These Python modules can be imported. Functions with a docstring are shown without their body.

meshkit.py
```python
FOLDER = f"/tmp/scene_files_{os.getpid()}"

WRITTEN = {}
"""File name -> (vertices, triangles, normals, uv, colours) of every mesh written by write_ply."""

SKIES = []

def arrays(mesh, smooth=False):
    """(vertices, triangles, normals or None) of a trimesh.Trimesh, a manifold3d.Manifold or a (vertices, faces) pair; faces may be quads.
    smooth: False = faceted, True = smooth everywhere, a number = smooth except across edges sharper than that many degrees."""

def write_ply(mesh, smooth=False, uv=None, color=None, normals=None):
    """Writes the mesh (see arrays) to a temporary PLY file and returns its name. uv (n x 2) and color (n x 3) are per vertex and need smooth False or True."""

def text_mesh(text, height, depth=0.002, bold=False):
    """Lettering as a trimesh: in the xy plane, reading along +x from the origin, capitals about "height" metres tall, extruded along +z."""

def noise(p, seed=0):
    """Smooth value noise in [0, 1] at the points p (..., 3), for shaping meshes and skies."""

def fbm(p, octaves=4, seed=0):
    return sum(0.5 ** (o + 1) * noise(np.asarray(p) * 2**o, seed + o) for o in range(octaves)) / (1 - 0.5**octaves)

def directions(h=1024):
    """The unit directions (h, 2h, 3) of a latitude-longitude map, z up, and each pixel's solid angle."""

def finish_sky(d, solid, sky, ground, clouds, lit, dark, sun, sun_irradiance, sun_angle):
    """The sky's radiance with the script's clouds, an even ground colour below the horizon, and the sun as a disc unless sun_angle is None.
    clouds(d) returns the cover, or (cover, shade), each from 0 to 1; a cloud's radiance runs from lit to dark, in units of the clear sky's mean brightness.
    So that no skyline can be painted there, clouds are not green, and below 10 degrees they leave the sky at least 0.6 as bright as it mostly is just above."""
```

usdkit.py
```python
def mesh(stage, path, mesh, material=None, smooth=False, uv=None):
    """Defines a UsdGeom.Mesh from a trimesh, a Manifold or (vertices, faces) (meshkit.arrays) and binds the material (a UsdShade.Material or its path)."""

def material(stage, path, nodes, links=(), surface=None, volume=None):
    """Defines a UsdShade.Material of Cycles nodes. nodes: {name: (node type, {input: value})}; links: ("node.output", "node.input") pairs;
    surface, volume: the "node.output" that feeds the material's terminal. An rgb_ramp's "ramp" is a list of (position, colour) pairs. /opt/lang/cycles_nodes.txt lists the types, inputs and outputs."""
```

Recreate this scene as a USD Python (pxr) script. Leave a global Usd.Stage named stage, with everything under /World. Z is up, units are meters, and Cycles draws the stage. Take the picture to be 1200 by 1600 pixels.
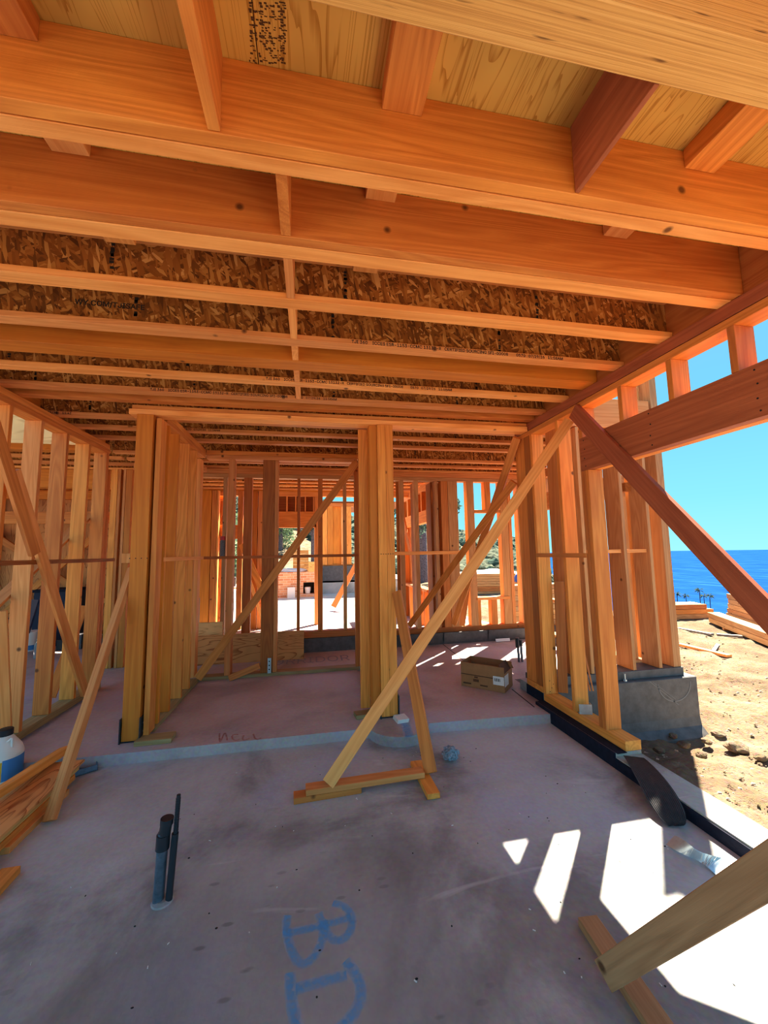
import math, random
import numpy as np, trimesh, manifold3d as m3, shapely, usdkit, meshkit
from shapely.geometry import Polygon, Point, LineString
from pxr import Usd, UsdGeom, UsdLux, UsdShade, Gf, Sdf, Vt

stage = Usd.Stage.CreateInMemory()
UsdGeom.SetStageUpAxis(stage, 'Z'); UsdGeom.SetStageMetersPerUnit(stage, 1.0)
UsdGeom.Xform.Define(stage, '/World')
rng = random.Random(7)

# ---------------------------------------------------------------- camera
FPX, YAW, PIT, ROL, EYE = 613.0, math.radians(10.68), math.radians(5.89), math.radians(-0.9635), np.array([0, 0, 1.65])
fw = np.array([math.sin(YAW) * math.cos(PIT), math.cos(YAW) * math.cos(PIT), math.sin(PIT)])
rt = np.array([math.cos(YAW), -math.sin(YAW), 0.0]); up = np.cross(rt, fw)
rt, up = rt * math.cos(ROL) + up * math.sin(ROL), -rt * math.sin(ROL) + up * math.cos(ROL)
cam = UsdGeom.Camera.Define(stage, '/World/camera')
cam.CreateHorizontalApertureAttr(36.0); cam.CreateVerticalApertureAttr(48.0)
cam.CreateFocalLengthAttr(36.0 * FPX / 1200); cam.CreateExposureAttr(0.6)
cam.CreateClippingRangeAttr(Gf.Vec2f(0.05, 60000))
cam.AddTransformOp().Set(Gf.Matrix4d(*rt, 0, *up, 0, *(-fw), 0, *EYE, 1))

# ---------------------------------------------------------------- sky and sun
SUN_EL, SUN_AZ = math.radians(55.4), math.radians(45.0)
to_sun = np.array([math.cos(SUN_EL) * math.sin(SUN_AZ), math.cos(SUN_EL) * math.cos(SUN_AZ), math.sin(SUN_EL)])
M = usdkit.material
sky_mat = M(stage, '/World/Looks/clear_sky', {
    't': ('texture_coordinate', {}), 's': ('separate_xyz', {}),
    'r': ('rgb_ramp', {'ramp': [(0.0, (.33, .84, .93)), (.10, (.25, .76, .93)), (.3, (.18, .60, .92)), (.55, (.20, .53, .88)), (1.0, (.22, .46, .82))]}),
    'b': ('background_shader', {'strength': 0.77})},
    [('t.generated', 's.vector'), ('s.z', 'r.fac'), ('r.color', 'b.color')], surface='b.background')
dome = UsdLux.DomeLight.Define(stage, '/World/sky'); dome.CreateIntensityAttr(1.0)
UsdShade.MaterialBindingAPI.Apply(dome.GetPrim()).Bind(sky_mat)
sun = UsdLux.DistantLight.Define(stage, '/World/sun')
sun.CreateIntensityAttr(5.3); sun.CreateNormalizeAttr(True); sun.CreateAngleAttr(0.55); sun.CreateColorAttr(Gf.Vec3f(1.0, .88, .66))
_sx = np.cross([0, 0, 1.0], to_sun); _sx /= np.linalg.norm(_sx); _sy = np.cross(to_sun, _sx)
sun.AddTransformOp().Set(Gf.Matrix4d(*_sx, 0, *_sy, 0, *to_sun, 0, 0, 0, 0, 1))

# ---------------------------------------------------------------- helpers
V = lambda *a: np.array(a, float)
def unit(v): v = np.asarray(v, float); return v / np.linalg.norm(v)
def ray(u, v): return fw + rt * (u - 600) / FPX + up * (800 - v) / FPX
def zat(u, v, z=0.0): d = ray(u, v); return EYE + d * (z - EYE[2]) / d[2]
def xat(u, v, x): d = ray(u, v); return EYE + d * (x - EYE[0]) / d[0]
def yat(u, v, y): d = ray(u, v); return EYE + d * (y - EYE[1]) / d[1]

_count = {}
def path(parent, name):
    parent = parent or '/World'
    k = (parent, name); n = _count.get(k, 0); _count[k] = n + 1
    return f'{parent}/{name}' if n == 0 else f'{parent}/{name}_{n:03d}'
def tag(p, label=None, cat=None, group=None, kind=None):
    pr = stage.GetPrimAtPath(p)
    for k, v in (('label', label), ('category', cat), ('group', group), ('kind', kind)):
        if v: pr.SetCustomDataByKey(k, v)
    return p
def thing(name, label, cat, loc=(0, 0, 0), rz=0.0, group=None, kind=None):
    p = path(None, name); x = UsdGeom.Xform.Define(stage, p)
    x.AddTranslateOp().Set(Gf.Vec3d(*map(float, loc)))
    if rz: x.AddRotateZOp().Set(float(rz))
    return tag(p, label, cat, group, kind)
def structure(name, label): return thing(name, label, None, kind='structure')
def obj(parent, name, mesh, mat, smooth=False, T=None, uv=None, label=None, kind=None):
    p = path(parent, name)
    m = usdkit.mesh(stage, p, mesh, f'/World/Looks/{mat}', smooth, uv)
    if T is not None: m.AddTransformOp().Set(T)
    return tag(p, label, kind=kind)
def place(a, b, n, c): return Gf.Matrix4d(*map(float, [*a, 0, *b, 0, *n, 0, *c, 1]))

def _corners(h, c):
    v = []
    for sx in (-1, 1):
        for sy in (-1, 1):
            for sz in (-1, 1):
                for k in range(3):
                    q = [h[0] - c, h[1] - c, h[2] - c]; q[k] = h[k]
                    v.append([q[0] * sx, q[1] * sy, q[2] * sz])
    return np.array(v)
_tv = _corners((.5, .5, .5), .08)
_hull = trimesh.Trimesh(_tv, np.zeros((0, 3), int), process=False).convex_hull
from scipy.spatial import cKDTree
_map = cKDTree(_tv).query(_hull.vertices)[1]
_tf = _map[_hull.faces]
def cbox(sx, sy, sz, c=.002):
    h = (sx / 2, sy / 2, sz / 2); return _corners(h, min(c, .3 * min(h))), _tf
def board(parent, name, p0, p1, w, t, face, mat, c=.002, label=None):
    """a board from p0 to p1; w wide, t thick, its wide side looking towards face"""
    p0, p1 = np.asarray(p0, float), np.asarray(p1, float); L = np.linalg.norm(p1 - p0); a = (p1 - p0) / L
    n = unit(np.asarray(face, float) - a * np.dot(face, a)); b = np.cross(n, a)
    return obj(parent, name, cbox(L, w, t, c), mat, T=place(a, b, n, (p0 + p1) / 2), label=label)
E3 = np.eye(3)
def bx(parent, name, x0, x1, y0, y1, z0, z1, mat, c=.002, label=None, kind=None):
    """an axis-aligned piece whose grain runs along its longest side"""
    s = np.array([abs(x1 - x0), abs(y1 - y0), abs(z1 - z0)]); o = np.argsort(-s)
    a, b = E3[o[0]], E3[o[1]]; n = np.cross(a, b)
    return obj(parent, name, cbox(s[o[0]], s[o[1]], s[o[2]], c), mat, T=place(a, b, n, ((x0 + x1) / 2, (y0 + y1) / 2, (z0 + z1) / 2)), label=label, kind=kind)
def lathe(prof, n=24): return trimesh.creation.revolve(np.array(prof, float), sections=n)
def cyl(p0, p1, r, n=12):
    p0, p1 = np.asarray(p0, float), np.asarray(p1, float)
    return trimesh.creation.cylinder(radius=r, segment=[p0, p1], sections=n)
def cat(*m): return trimesh.util.concatenate(list(m))
def mbox(x0, x1, y0, y1, z0, z1):
    b = trimesh.creation.box((x1 - x0, y1 - y0, z1 - z0)); b.apply_translation(((x0 + x1) / 2, (y0 + y1) / 2, (z0 + z1) / 2)); return b
def extr(poly, z0, z1):
    m = trimesh.creation.extrude_polygon(poly, z1 - z0, engine='earcut'); m.apply_translation((0, 0, z0)); return m

# ---------------------------------------------------------------- materials
L = '/World/Looks/'
def wood(name, dark, light, rough=.62, ring=24, knots=.58, knotcol=(.10, .03, .006), tone=.22):
    M(stage, L + name, {
        't': ('texture_coordinate', {}), 'o': ('object_info', {}), 'rm': ('math', {'math_type': 'multiply', 'value2': 73.0}),
        'off': ('vector_math', {'math_type': 'multiply', 'vector2': (1, .37, .61)}), 'add': ('vector_math', {'math_type': 'add'}), 'cx': ('combine_xyz', {}),
        'm1': ('mapping', {'scale': (.42, 5.5, 5.5)}), 'n1': ('noise_texture', {'scale': 1.0, 'detail': 2.0, 'roughness': .45, 'distortion': .35}),
        'k1': ('math', {'math_type': 'multiply', 'value2': float(ring)}), 'f1': ('math', {'math_type': 'pingpong', 'value2': 1.0}),
        'm2': ('mapping', {'scale': (2.2, 130, 130)}), 'n2': ('noise_texture', {'scale': 1.0, 'detail': 3.0, 'roughness': .6}),
        'm3': ('mapping', {'scale': (.9, 3, 3)}), 'n3': ('noise_texture', {'scale': 1.0, 'detail': 2.0}),
        'g': ('mix', {'fac': .62}), 'g2': ('mix', {'fac': .45}), 'ra': ('rgb_ramp', {'ramp': [(.28, dark), (.5, tuple((a + b) / 2 for a, b in zip(dark, light))), (.70, light)]}),
        'vo': ('voronoi_texture', {'scale': 4.6}), 'sc': ('separate_color', {}), 'sel': ('math', {'math_type': 'greater_than', 'value2': knots}),
        'kd': ('map_range', {'from_min': .05, 'from_max': .11, 'to_min': .9, 'to_max': 0.0, 'clamp': True}), 'kk': ('math', {'math_type': 'multiply'}),
        'kx': ('mix', {'color2': knotcol}), 'hv': ('hsv', {}),
        'vr': ('map_range', {'to_min': 1 - tone, 'to_max': 1 + tone}), 'hr': ('map_range', {'to_min': .492, 'to_max': .502}),
        'bu': ('bump', {'strength': .25, 'distance': .004}),
        'p': ('principled_bsdf', {'roughness': rough, 'specular_ior_level': .3})},
        [('o.random', 'rm.value1'), ('rm.value', 'cx.x'), ('rm.value', 'cx.y'), ('rm.value', 'cx.z'), ('cx.vector', 'off.vector1'), ('t.object', 'add.vector1'), ('off.vector', 'add.vector2'),
         ('add.vector', 'm1.vector'), ('m1.vector', 'n1.vector'), ('n1.fac', 'k1.value1'), ('k1.value', 'f1.value1'),
         ('add.vector', 'm2.vector'), ('m2.vector', 'n2.vector'), ('add.vector', 'm3.vector'), ('m3.vector', 'n3.vector'),
         ('f1.value', 'g.color1'), ('n2.fac', 'g.color2'), ('g.color', 'g2.color1'), ('n3.fac', 'g2.color2'), ('g2.color', 'ra.fac'),
         ('add.vector', 'vo.vector'), ('vo.color', 'sc.color'), ('sc.r', 'sel.value1'), ('vo.distance', 'kd.value'), ('sel.value', 'kk.value1'), ('kd.result', 'kk.value2'),
         ('kk.value', 'kx.fac'), ('ra.color', 'kx.color1'), ('kx.color', 'hv.color'), ('o.random', 'vr.value'), ('vr.result', 'hv.value'), ('o.random', 'hr.value'), ('hr.result', 'hv.hue'),
         ('hv.color', 'p.base_color'), ('n2.fac', 'bu.height'), ('bu.normal', 'p.normal')], surface='p.BSDF')
wood('fir', (.55, .155, .022), (.82, .312, .058))
wood('fir_pale', (.67, .225, .045), (.89, .395, .115))
wood('fir_red', (.44, .125, .020), (.64, .235, .052))
wood('glulam', (.51, .145, .012), (.71, .25, .027), knots=.9, ring=14)
wood('fir_worn', (.34, .17, .065), (.54, .31, .135))
wood('amber', (.66, .19, .012), (.86, .315, .030), knots=.88, ring=16)
wood('fir_out', (.44, .18, .050), (.66, .345, .125))
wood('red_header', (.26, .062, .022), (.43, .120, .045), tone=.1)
wood('treated', (.22, .15, .06), (.38, .27, .12), knots=.9)
wood('cedar_fence', (.60, .22, .05), (.90, .45, .14))
wood('dark_wood', (.23, .060, .010), (.40, .125, .022))
def plain(name, col, rough=.6, metal=0.0, spec=.4, noise=0.0, nscale=30, **kw):
    if noise:
        c1 = tuple(min(1, c * (1 - noise)) for c in col); c2 = tuple(min(1, c * (1 + noise)) for c in col)
        M(stage, L + name, {'t': ('texture_coordinate', {}), 'n': ('noise_texture', {'scale': float(nscale), 'detail': 5.0, 'roughness': .65}), 'r': ('rgb_ramp', {'ramp': [(.3, c1), (.7, c2)]}),
            'bu': ('bump', {'strength': .2, 'distance': .01}), 'p': ('principled_bsdf', {'roughness': rough, 'metallic': metal, 'specular_ior_level': spec, **kw})},
            [('t.object', 'n.vector'), ('n.fac', 'r.fac'), ('r.color', 'p.base_color'), ('n.fac', 'bu.height'), ('bu.normal', 'p.normal')], surface='p.BSDF')
    else:
        M(stage, L + name, {'p': ('principled_bsdf', {'base_color': col, 'roughness': rough, 'metallic': metal, 'specular_ior_level': spec, **kw})}, [], surface='p.BSDF')
plain('membrane', (.075, .072, .075), .55, noise=.35, nscale=9)
plain('membrane_dark', (.012, .014, .028), .8, spec=.12, noise=.3, nscale=20)
plain('steel_dark', (.045, .048, .06), .42, .6, noise=.3)
plain('galvanized', (.48, .56, .60), .38, .8, noise=.18, nscale=14)
plain('tray_blue', (.13, .18, .26), .45, .4, noise=.3)
plain('stamp_ink', (.10, .038, .010), .8)
plain('ink', (.012, .010, .010), .8)
plain('pipe_grey', (.06, .075, .10), .4, noise=.4, nscale=25)
plain('pipe_black', (.012, .013, .018), .45)
plain('rust', (.10, .06, .04), .8, noise=.5, nscale=60)
plain('cardboard', (.34, .165, .065), .8, noise=.12, nscale=12)
plain('cardboard_dark', (.10, .042, .018), .85)
plain('paper_white', (.74, .72, .70), .7)
plain('ribbed_black', (.030, .031, .038), .42, noise=.3)
plain('plastic_white', (.80, .76, .72), .45)
plain('plastic_blue', (.05, .22, .55), .45)
plain('plastic_yellow', (.72, .42, .03), .5)
plain('navy', (.010, .016, .045), .7)
plain('red_cap', (.42, .02, .015), .4)
plain('can_dark', (.10, .085, .085), .4, noise=.6, nscale=120)
plain('grey_plastic', (.10, .10, .115), .5)
plain('rag', (.22, .27, .33), .7, noise=.6, nscale=60)
plain('bark', (.12, .085, .095), .9, noise=.7, nscale=14)
plain('skin', (.38, .19, .11), .6)
plain('shirt_blue', (.03, .09, .40), .8)
plain('trousers_dark', (.012, .012, .018), .8)
plain('rock_tan', (.40, .30, .21), .9, noise=.3, nscale=3)
plain('rock', (.55, .50, .47), .9, noise=.25, nscale=3)
plain('clear_plastic', (.75, .80, .85), .1, transmission_weight=.7)
plain('gas_yellow', (.80, .52, .05), .5)
plain('brick_dark', (.02, .016, .014), .9)

# oriented strand board: flat chips thrown in all directions
def chips(i, rot, sc):
    return {f'mp{i}': ('mapping', {'mapping_type': 'texture', 'rotation': (0, 0, rot), 'scale': tuple(1 / q for q in sc)}), f'v{i}': ('voronoi_texture', {'scale': 1.0, 'randomness': 1.0}), f's{i}': ('separate_color', {})}
nodes = {'t': ('texture_coordinate', {}), 'o': ('object_info', {}), 'rm': ('math', {'math_type': 'multiply', 'value2': 31.0}), 'cx': ('combine_xyz', {}), 'add': ('vector_math', {'math_type': 'add'}),
         'ra': ('rgb_ramp', {'ramp': [(.0, (.10, .030, .006)), (.35, (.24, .075, .012)), (.65, (.36, .125, .022)), (.9, (.50, .215, .05)), (1.0, (.66, .33, .10))]}),
         'x1': ('mix', {}), 'x2': ('mix', {}), 'q': ('math', {'math_type': 'greater_than', 'value2': .55}), 'q2': ('math', {'math_type': 'greater_than', 'value2': .6}),
         'bu': ('bump', {'strength': .5, 'distance': .004}), 'p': ('principled_bsdf', {'roughness': .7, 'specular_ior_level': .25})}
links = [('o.random', 'rm.value1'), ('rm.value', 'cx.x'), ('t.object', 'add.vector1'), ('cx.vector', 'add.vector2'), ('s2.g', 'q.value1'), ('s3.g', 'q2.value1'), ('s1.r', 'x1.color1'), ('s2.r', 'x1.color2'),
         ('q.value', 'x1.fac'), ('x1.color', 'x2.color1'), ('s3.r', 'x2.color2'), ('q2.value', 'x2.fac'), ('x2.color', 'ra.fac'), ('ra.color', 'p.base_color'), ('x2.color', 'bu.height'), ('bu.normal', 'p.normal')]
for i, rot, sc in ((1, .5, (15, 55, 55)), (2, -.7, (17, 62, 62)), (3, 1.75, (12, 66, 66))):
    nodes |= chips(i, rot, sc); links += [('add.vector', f'mp{i}.vector'), (f'mp{i}.vector', f'v{i}.vector'), (f'v{i}.color', f's{i}.color')]
M(stage, L + 'osb', nodes, links, surface='p.BSDF')

def plywood(name, dark, light, ring=9, scale=(.55, 3.2, 3.2), knots=.93):
    M(stage, L + name, {'t': ('texture_coordinate', {}), 'o': ('object_info', {}), 'rm': ('math', {'math_type': 'multiply', 'value2': 47.0}), 'cx': ('combine_xyz', {}), 'add': ('vector_math', {'math_type': 'add'}),
        'm1': ('mapping', {'scale': scale}), 'n1': ('noise_texture', {'scale': 1.6, 'detail': 2.5, 'roughness': .5, 'distortion': 1.1}), 'k1': ('math', {'math_type': 'multiply', 'value2': float(ring)}), 'f1': ('math', {'math_type': 'fraction'}),
        'm2': ('mapping', {'scale': (1.5, 90, 90)}), 'n2': ('noise_texture', {'scale': 1.0, 'detail': 3.0}), 'g': ('mix', {'fac': .4}), 'ra': ('rgb_ramp', {'ramp': [(.1, light), (.62, light), (.8, dark), (.95, tuple(.5 * (a + b) for a, b in zip(dark, light)))]}),
        'n3': ('noise_texture', {'scale': 1.7, 'detail': 3.0}), 'r3': ('map_range', {'from_min': .3, 'from_max': .7, 'to_min': .72, 'to_max': 1.15}), 'hv': ('hsv', {}),
        'vo': ('voronoi_texture', {'scale': 3.4}), 'sc': ('separate_color', {}), 'sel': ('math', {'math_type': 'greater_than', 'value2': knots}), 'kd': ('map_range', {'from_min': .04, 'from_max': .17, 'to_min': .75, 'to_max': 0.0, 'clamp': True}), 'kk': ('math', {'math_type': 'multiply'}), 'kx': ('mix', {'color2': (.14, .045, .01)}),
        'p': ('principled_bsdf', {'roughness': .6, 'specular_ior_level': .3})},
        [('o.random', 'rm.value1'), ('rm.value', 'cx.x'), ('rm.value', 'cx.z'), ('t.object', 'add.vector1'), ('cx.vector', 'add.vector2'), ('add.vector', 'm1.vector'), ('m1.vector', 'n1.vector'), ('n1.fac', 'k1.value1'), ('k1.value', 'f1.value1'),
         ('add.vector', 'm2.vector'), ('m2.vector', 'n2.vector'), ('f1.value', 'g.color1'), ('n2.fac', 'g.color2'), ('g.color', 'ra.fac'), ('add.vector', 'n3.vector'), ('n3.fac', 'r3.value'), ('r3.result', 'hv.value'), ('ra.color', 'hv.color'),
         ('add.vector', 'vo.vector'), ('vo.color', 'sc.color'), ('sc.r', 'sel.value1'), ('vo.distance', 'kd.value'), ('sel.value', 'kk.value1'), ('kd.result', 'kk.value2'), ('kk.value', 'kx.fac'), ('hv.color', 'kx.color1'), ('kx.color', 'p.base_color')], surface='p.BSDF')
plywood('ply_ceiling', (.52, .22, .026), (.78, .43, .085), ring=14, scale=(.35, 5, 5), knots=.84)
plywood('ply_red', (.36, .085, .016), (.74, .31, .095), ring=17, scale=(.32, 1.5, 1.5), knots=.97)
plywood('ply_pale', (.66, .30, .09), (.90, .50, .19), ring=6)
# laminated edge: many thin plies in parallel lines
M(stage, L + 'ply_edge', {'t': ('texture_coordinate', {}), 'm': ('mapping', {'scale': (.8, 150, 150)}), 'n': ('noise_texture', {'scale': 1.0, 'detail': 4.0, 'roughness': .7}), 'm2': ('mapping', {'scale': (5.0, 60, 60)}), 'n2': ('noise_texture', {'scale': 1.0, 'detail': 2.0}),
    'r': ('rgb_ramp', {'ramp': [(.28, (.40, .15, .03)), (.5, (.72, .37, .10)), (.72, (.85, .50, .17))]}), 'r2': ('rgb_ramp', {'ramp': [(.26, (.12, .04, .01)), (.33, (1, 1, 1))]}), 'x': ('mix', {'mix_type': 'multiply', 'fac': .8}), 'bu': ('bump', {'strength': .5, 'distance': .004}), 'p': ('principled_bsdf', {'roughness': .65, 'specular_ior_level': .3})},
    [('t.object', 'm.vector'), ('m.vector', 'n.vector'), ('n.fac', 'r.fac'), ('t.object', 'm2.vector'), ('m2.vector', 'n2.vector'), ('n2.fac', 'r2.fac'), ('r.color', 'x.color1'), ('r2.color', 'x.color2'), ('x.color', 'p.base_color'), ('n.fac', 'bu.height'), ('bu.normal', 'p.normal')], surface='p.BSDF')

def concrete(name, base, dust, dustamt=(.45, .75), dark=.55):
    M(stage, L + name, {'t': ('geometry', {}),
        'n1': ('noise_texture', {'scale': .9, 'detail': 6.0, 'roughness': .6, 'distortion': .4}), 'r1': ('rgb_ramp', {'ramp': [(.40, tuple(c * dark for c in base)), (.50, base), (.60, tuple(min(1, c * 1.18) for c in base))]}),
        'n2': ('noise_texture', {'scale': 1.35, 'detail': 5.0, 'roughness': .65}), 'r2': ('map_range', {'from_min': dustamt[0], 'from_max': dustamt[1], 'to_min': 0.0, 'to_max': .8, 'clamp': True}), 'x2': ('mix', {'color2': dust}), 'nb': ('noise_texture', {'scale': 1.1, 'detail': 3.0, 'distortion': .6, 'w': 3.0, 'dimensions': '4D'}), 'rb': ('map_range', {'from_min': .54, 'from_max': .66, 'to_min': 0.0, 'to_max': .55, 'clamp': True}), 'xb': ('mix', {'color2': (base[0] * .96, base[1] * 1.06, base[2] * 1.36)}),
        'n3': ('noise_texture', {'scale': 38.0, 'detail': 4.0}), 'x3': ('mix', {'mix_type': 'soft_light', 'fac': .45}),
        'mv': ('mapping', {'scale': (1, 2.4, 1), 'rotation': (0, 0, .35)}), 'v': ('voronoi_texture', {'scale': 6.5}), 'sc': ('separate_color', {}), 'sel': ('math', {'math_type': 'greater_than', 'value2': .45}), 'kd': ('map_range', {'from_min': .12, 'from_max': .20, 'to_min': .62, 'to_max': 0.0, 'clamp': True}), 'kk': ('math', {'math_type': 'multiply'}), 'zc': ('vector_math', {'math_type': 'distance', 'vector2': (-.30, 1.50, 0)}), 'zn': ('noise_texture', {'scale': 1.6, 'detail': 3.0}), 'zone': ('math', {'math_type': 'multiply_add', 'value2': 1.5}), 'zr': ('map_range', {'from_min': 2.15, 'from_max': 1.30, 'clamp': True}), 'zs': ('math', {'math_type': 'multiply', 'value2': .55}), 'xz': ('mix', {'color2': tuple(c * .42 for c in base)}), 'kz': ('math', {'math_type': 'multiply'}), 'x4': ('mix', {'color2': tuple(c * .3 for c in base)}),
        'm5': ('mapping', {'scale': (1.2, 7, 1), 'rotation': (0, 0, .5)}), 'n5': ('noise_texture', {'scale': 1.0, 'detail': 4.0, 'distortion': .8}), 'r5': ('map_range', {'from_min': .66, 'from_max': .74, 'to_min': 0.0, 'to_max': .35, 'clamp': True}), 'x5': ('mix', {'color2': tuple(min(1, c * 1.7) for c in base)}),
        'rr': ('map_range', {'to_min': .38, 'to_max': .7}), 'bu': ('bump', {'strength': .15, 'distance': .01}), 'p': ('principled_bsdf', {'specular_ior_level': .4})},
        [('t.position', 'n1.vector'), ('n1.fac', 'r1.fac'), ('t.position', 'n2.vector'), ('n2.fac', 'r2.value'), ('r2.result', 'x2.fac'), ('r1.color', 'x2.color1'), ('t.position', 'n3.vector'), ('t.position', 'nb.vector'), ('nb.fac', 'rb.value'), ('rb.result', 'xb.fac'), ('x2.color', 'xb.color1'), ('xb.color', 'x3.color1'), ('n3.color', 'x3.color2'),
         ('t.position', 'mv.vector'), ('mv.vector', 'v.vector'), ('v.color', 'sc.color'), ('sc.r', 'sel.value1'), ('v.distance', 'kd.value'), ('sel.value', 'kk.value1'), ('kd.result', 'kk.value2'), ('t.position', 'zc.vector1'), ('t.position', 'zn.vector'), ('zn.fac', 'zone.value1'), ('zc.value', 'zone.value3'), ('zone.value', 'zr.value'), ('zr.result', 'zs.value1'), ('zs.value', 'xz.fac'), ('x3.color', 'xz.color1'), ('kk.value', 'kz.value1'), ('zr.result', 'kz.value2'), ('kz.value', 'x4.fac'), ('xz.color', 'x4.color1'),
         ('t.position', 'm5.vector'), ('m5.vector', 'n5.vector'), ('n5.fac', 'r5.value'), ('r5.result', 'x5.fac'), ('x4.color', 'x5.color1'), ('x5.color', 'p.base_color'), ('n1.fac', 'rr.value'), ('rr.result', 'p.roughness'), ('n3.fac', 'bu.height'), ('bu.normal', 'p.normal')], surface='p.BSDF')
concrete('slab_concrete', (.415, .415, .425), (.42, .36, .32), (.52, .8))
concrete('raised_concrete', (.43, .355, .36), (.43, .305, .27), (.42, .70), dark=.7)
concrete('curb_concrete', (.40, .365, .33), (.42, .33, .26), (.5, .8))
concrete('patio_concrete', (.66, .60, .52), (.60, .50, .40), (.5, .8), dark=.85)
M(stage, L + 'dirt', {'t': ('geometry', {}), 'n1': ('noise_texture', {'scale': 1.4, 'detail': 8.0, 'roughness': .68}), 'r1': ('rgb_ramp', {'ramp': [(.28, (.09, .060, .040)), (.5, (.20, .142, .094)), (.72, (.31, .24, .175))]}),
    'n2': ('noise_texture', {'scale': 30.0, 'detail': 6.0, 'roughness': .7}), 'x': ('mix', {'mix_type': 'soft_light', 'fac': .8}), 'bu': ('bump', {'strength': .8, 'distance': .06}), 'p': ('principled_bsdf', {'roughness': .95, 'specular_ior_level': .1})},
    [('t.position', 'n1.vector'), ('n1.fac', 'r1.fac'), ('t.position', 'n2.vector'), ('r1.color', 'x.color1'), ('n2.color', 'x.color2'), ('x.color', 'p.base_color'), ('n2.fac', 'bu.height'), ('bu.normal', 'p.normal')], surface='p.BSDF')
M(stage, L + 'ocean', {'t': ('geometry', {}), 'm': ('mapping', {'scale': (.03, .006, 1), 'rotation': (0, 0, .7)}), 'n': ('noise_texture', {'scale': 1.0, 'detail': 8.0, 'roughness': .75}), 'r': ('rgb_ramp', {'ramp': [(.3, (.005, .032, .165)), (.55, (.009, .055, .24)), (.70, (.03, .12, .36))]}), 'd': ('diffuse_bsdf', {})},
    [('t.position', 'm.vector'), ('m.vector', 'n.vector'), ('n.fac', 'r.fac'), ('r.color', 'd.color')], surface='d.BSDF')
def leafy(name, a, b):
    M(stage, L + name, {'o': ('object_info', {}), 'g': ('geometry', {}), 'n': ('noise_texture', {'scale': 2.2, 'detail': 4.0}), 'r': ('rgb_ramp', {'ramp': [(.3, a), (.7, b)]}), 'd': ('diffuse_bsdf', {}), 'tr': ('translucent_bsdf', {}), 'x': ('mix_closure', {'fac': .3})},
      [('g.position', 'n.vector'), ('n.fac', 'r.fac'), ('r.color', 'd.color'), ('r.color', 'tr.color'), ('d.BSDF', 'x.closure1'), ('tr.BSDF', 'x.closure2')], surface='x.closure')
leafy('leaf_green', (.10, .17, .09), (.36, .46, .30))
leafy('leaf_dark', (.03, .055, .05), (.13, .19, .15))
leafy('brush_grey', (.07, .09, .07), (.24, .255, .19))
M(stage, L + 'brick', {'t': ('texture_coordinate', {}), 'm': ('mapping', {'rotation': (math.pi / 2, 0, 0)}), 'b': ('brick_texture', {'scale': 1.0, 'brick_width': .24, 'row_height': .085, 'mortar_size': .008, 'color1': (.55, .18, .07), 'color2': (.80, .36, .17), 'mortar': (.72, .52, .36)}), 'p': ('principled_bsdf', {'roughness': .9})},
  [('t.object', 'm.vector'), ('m.vector', 'b.vector'), ('b.color', 'p.base_color')], surface='p.BSDF')
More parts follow.
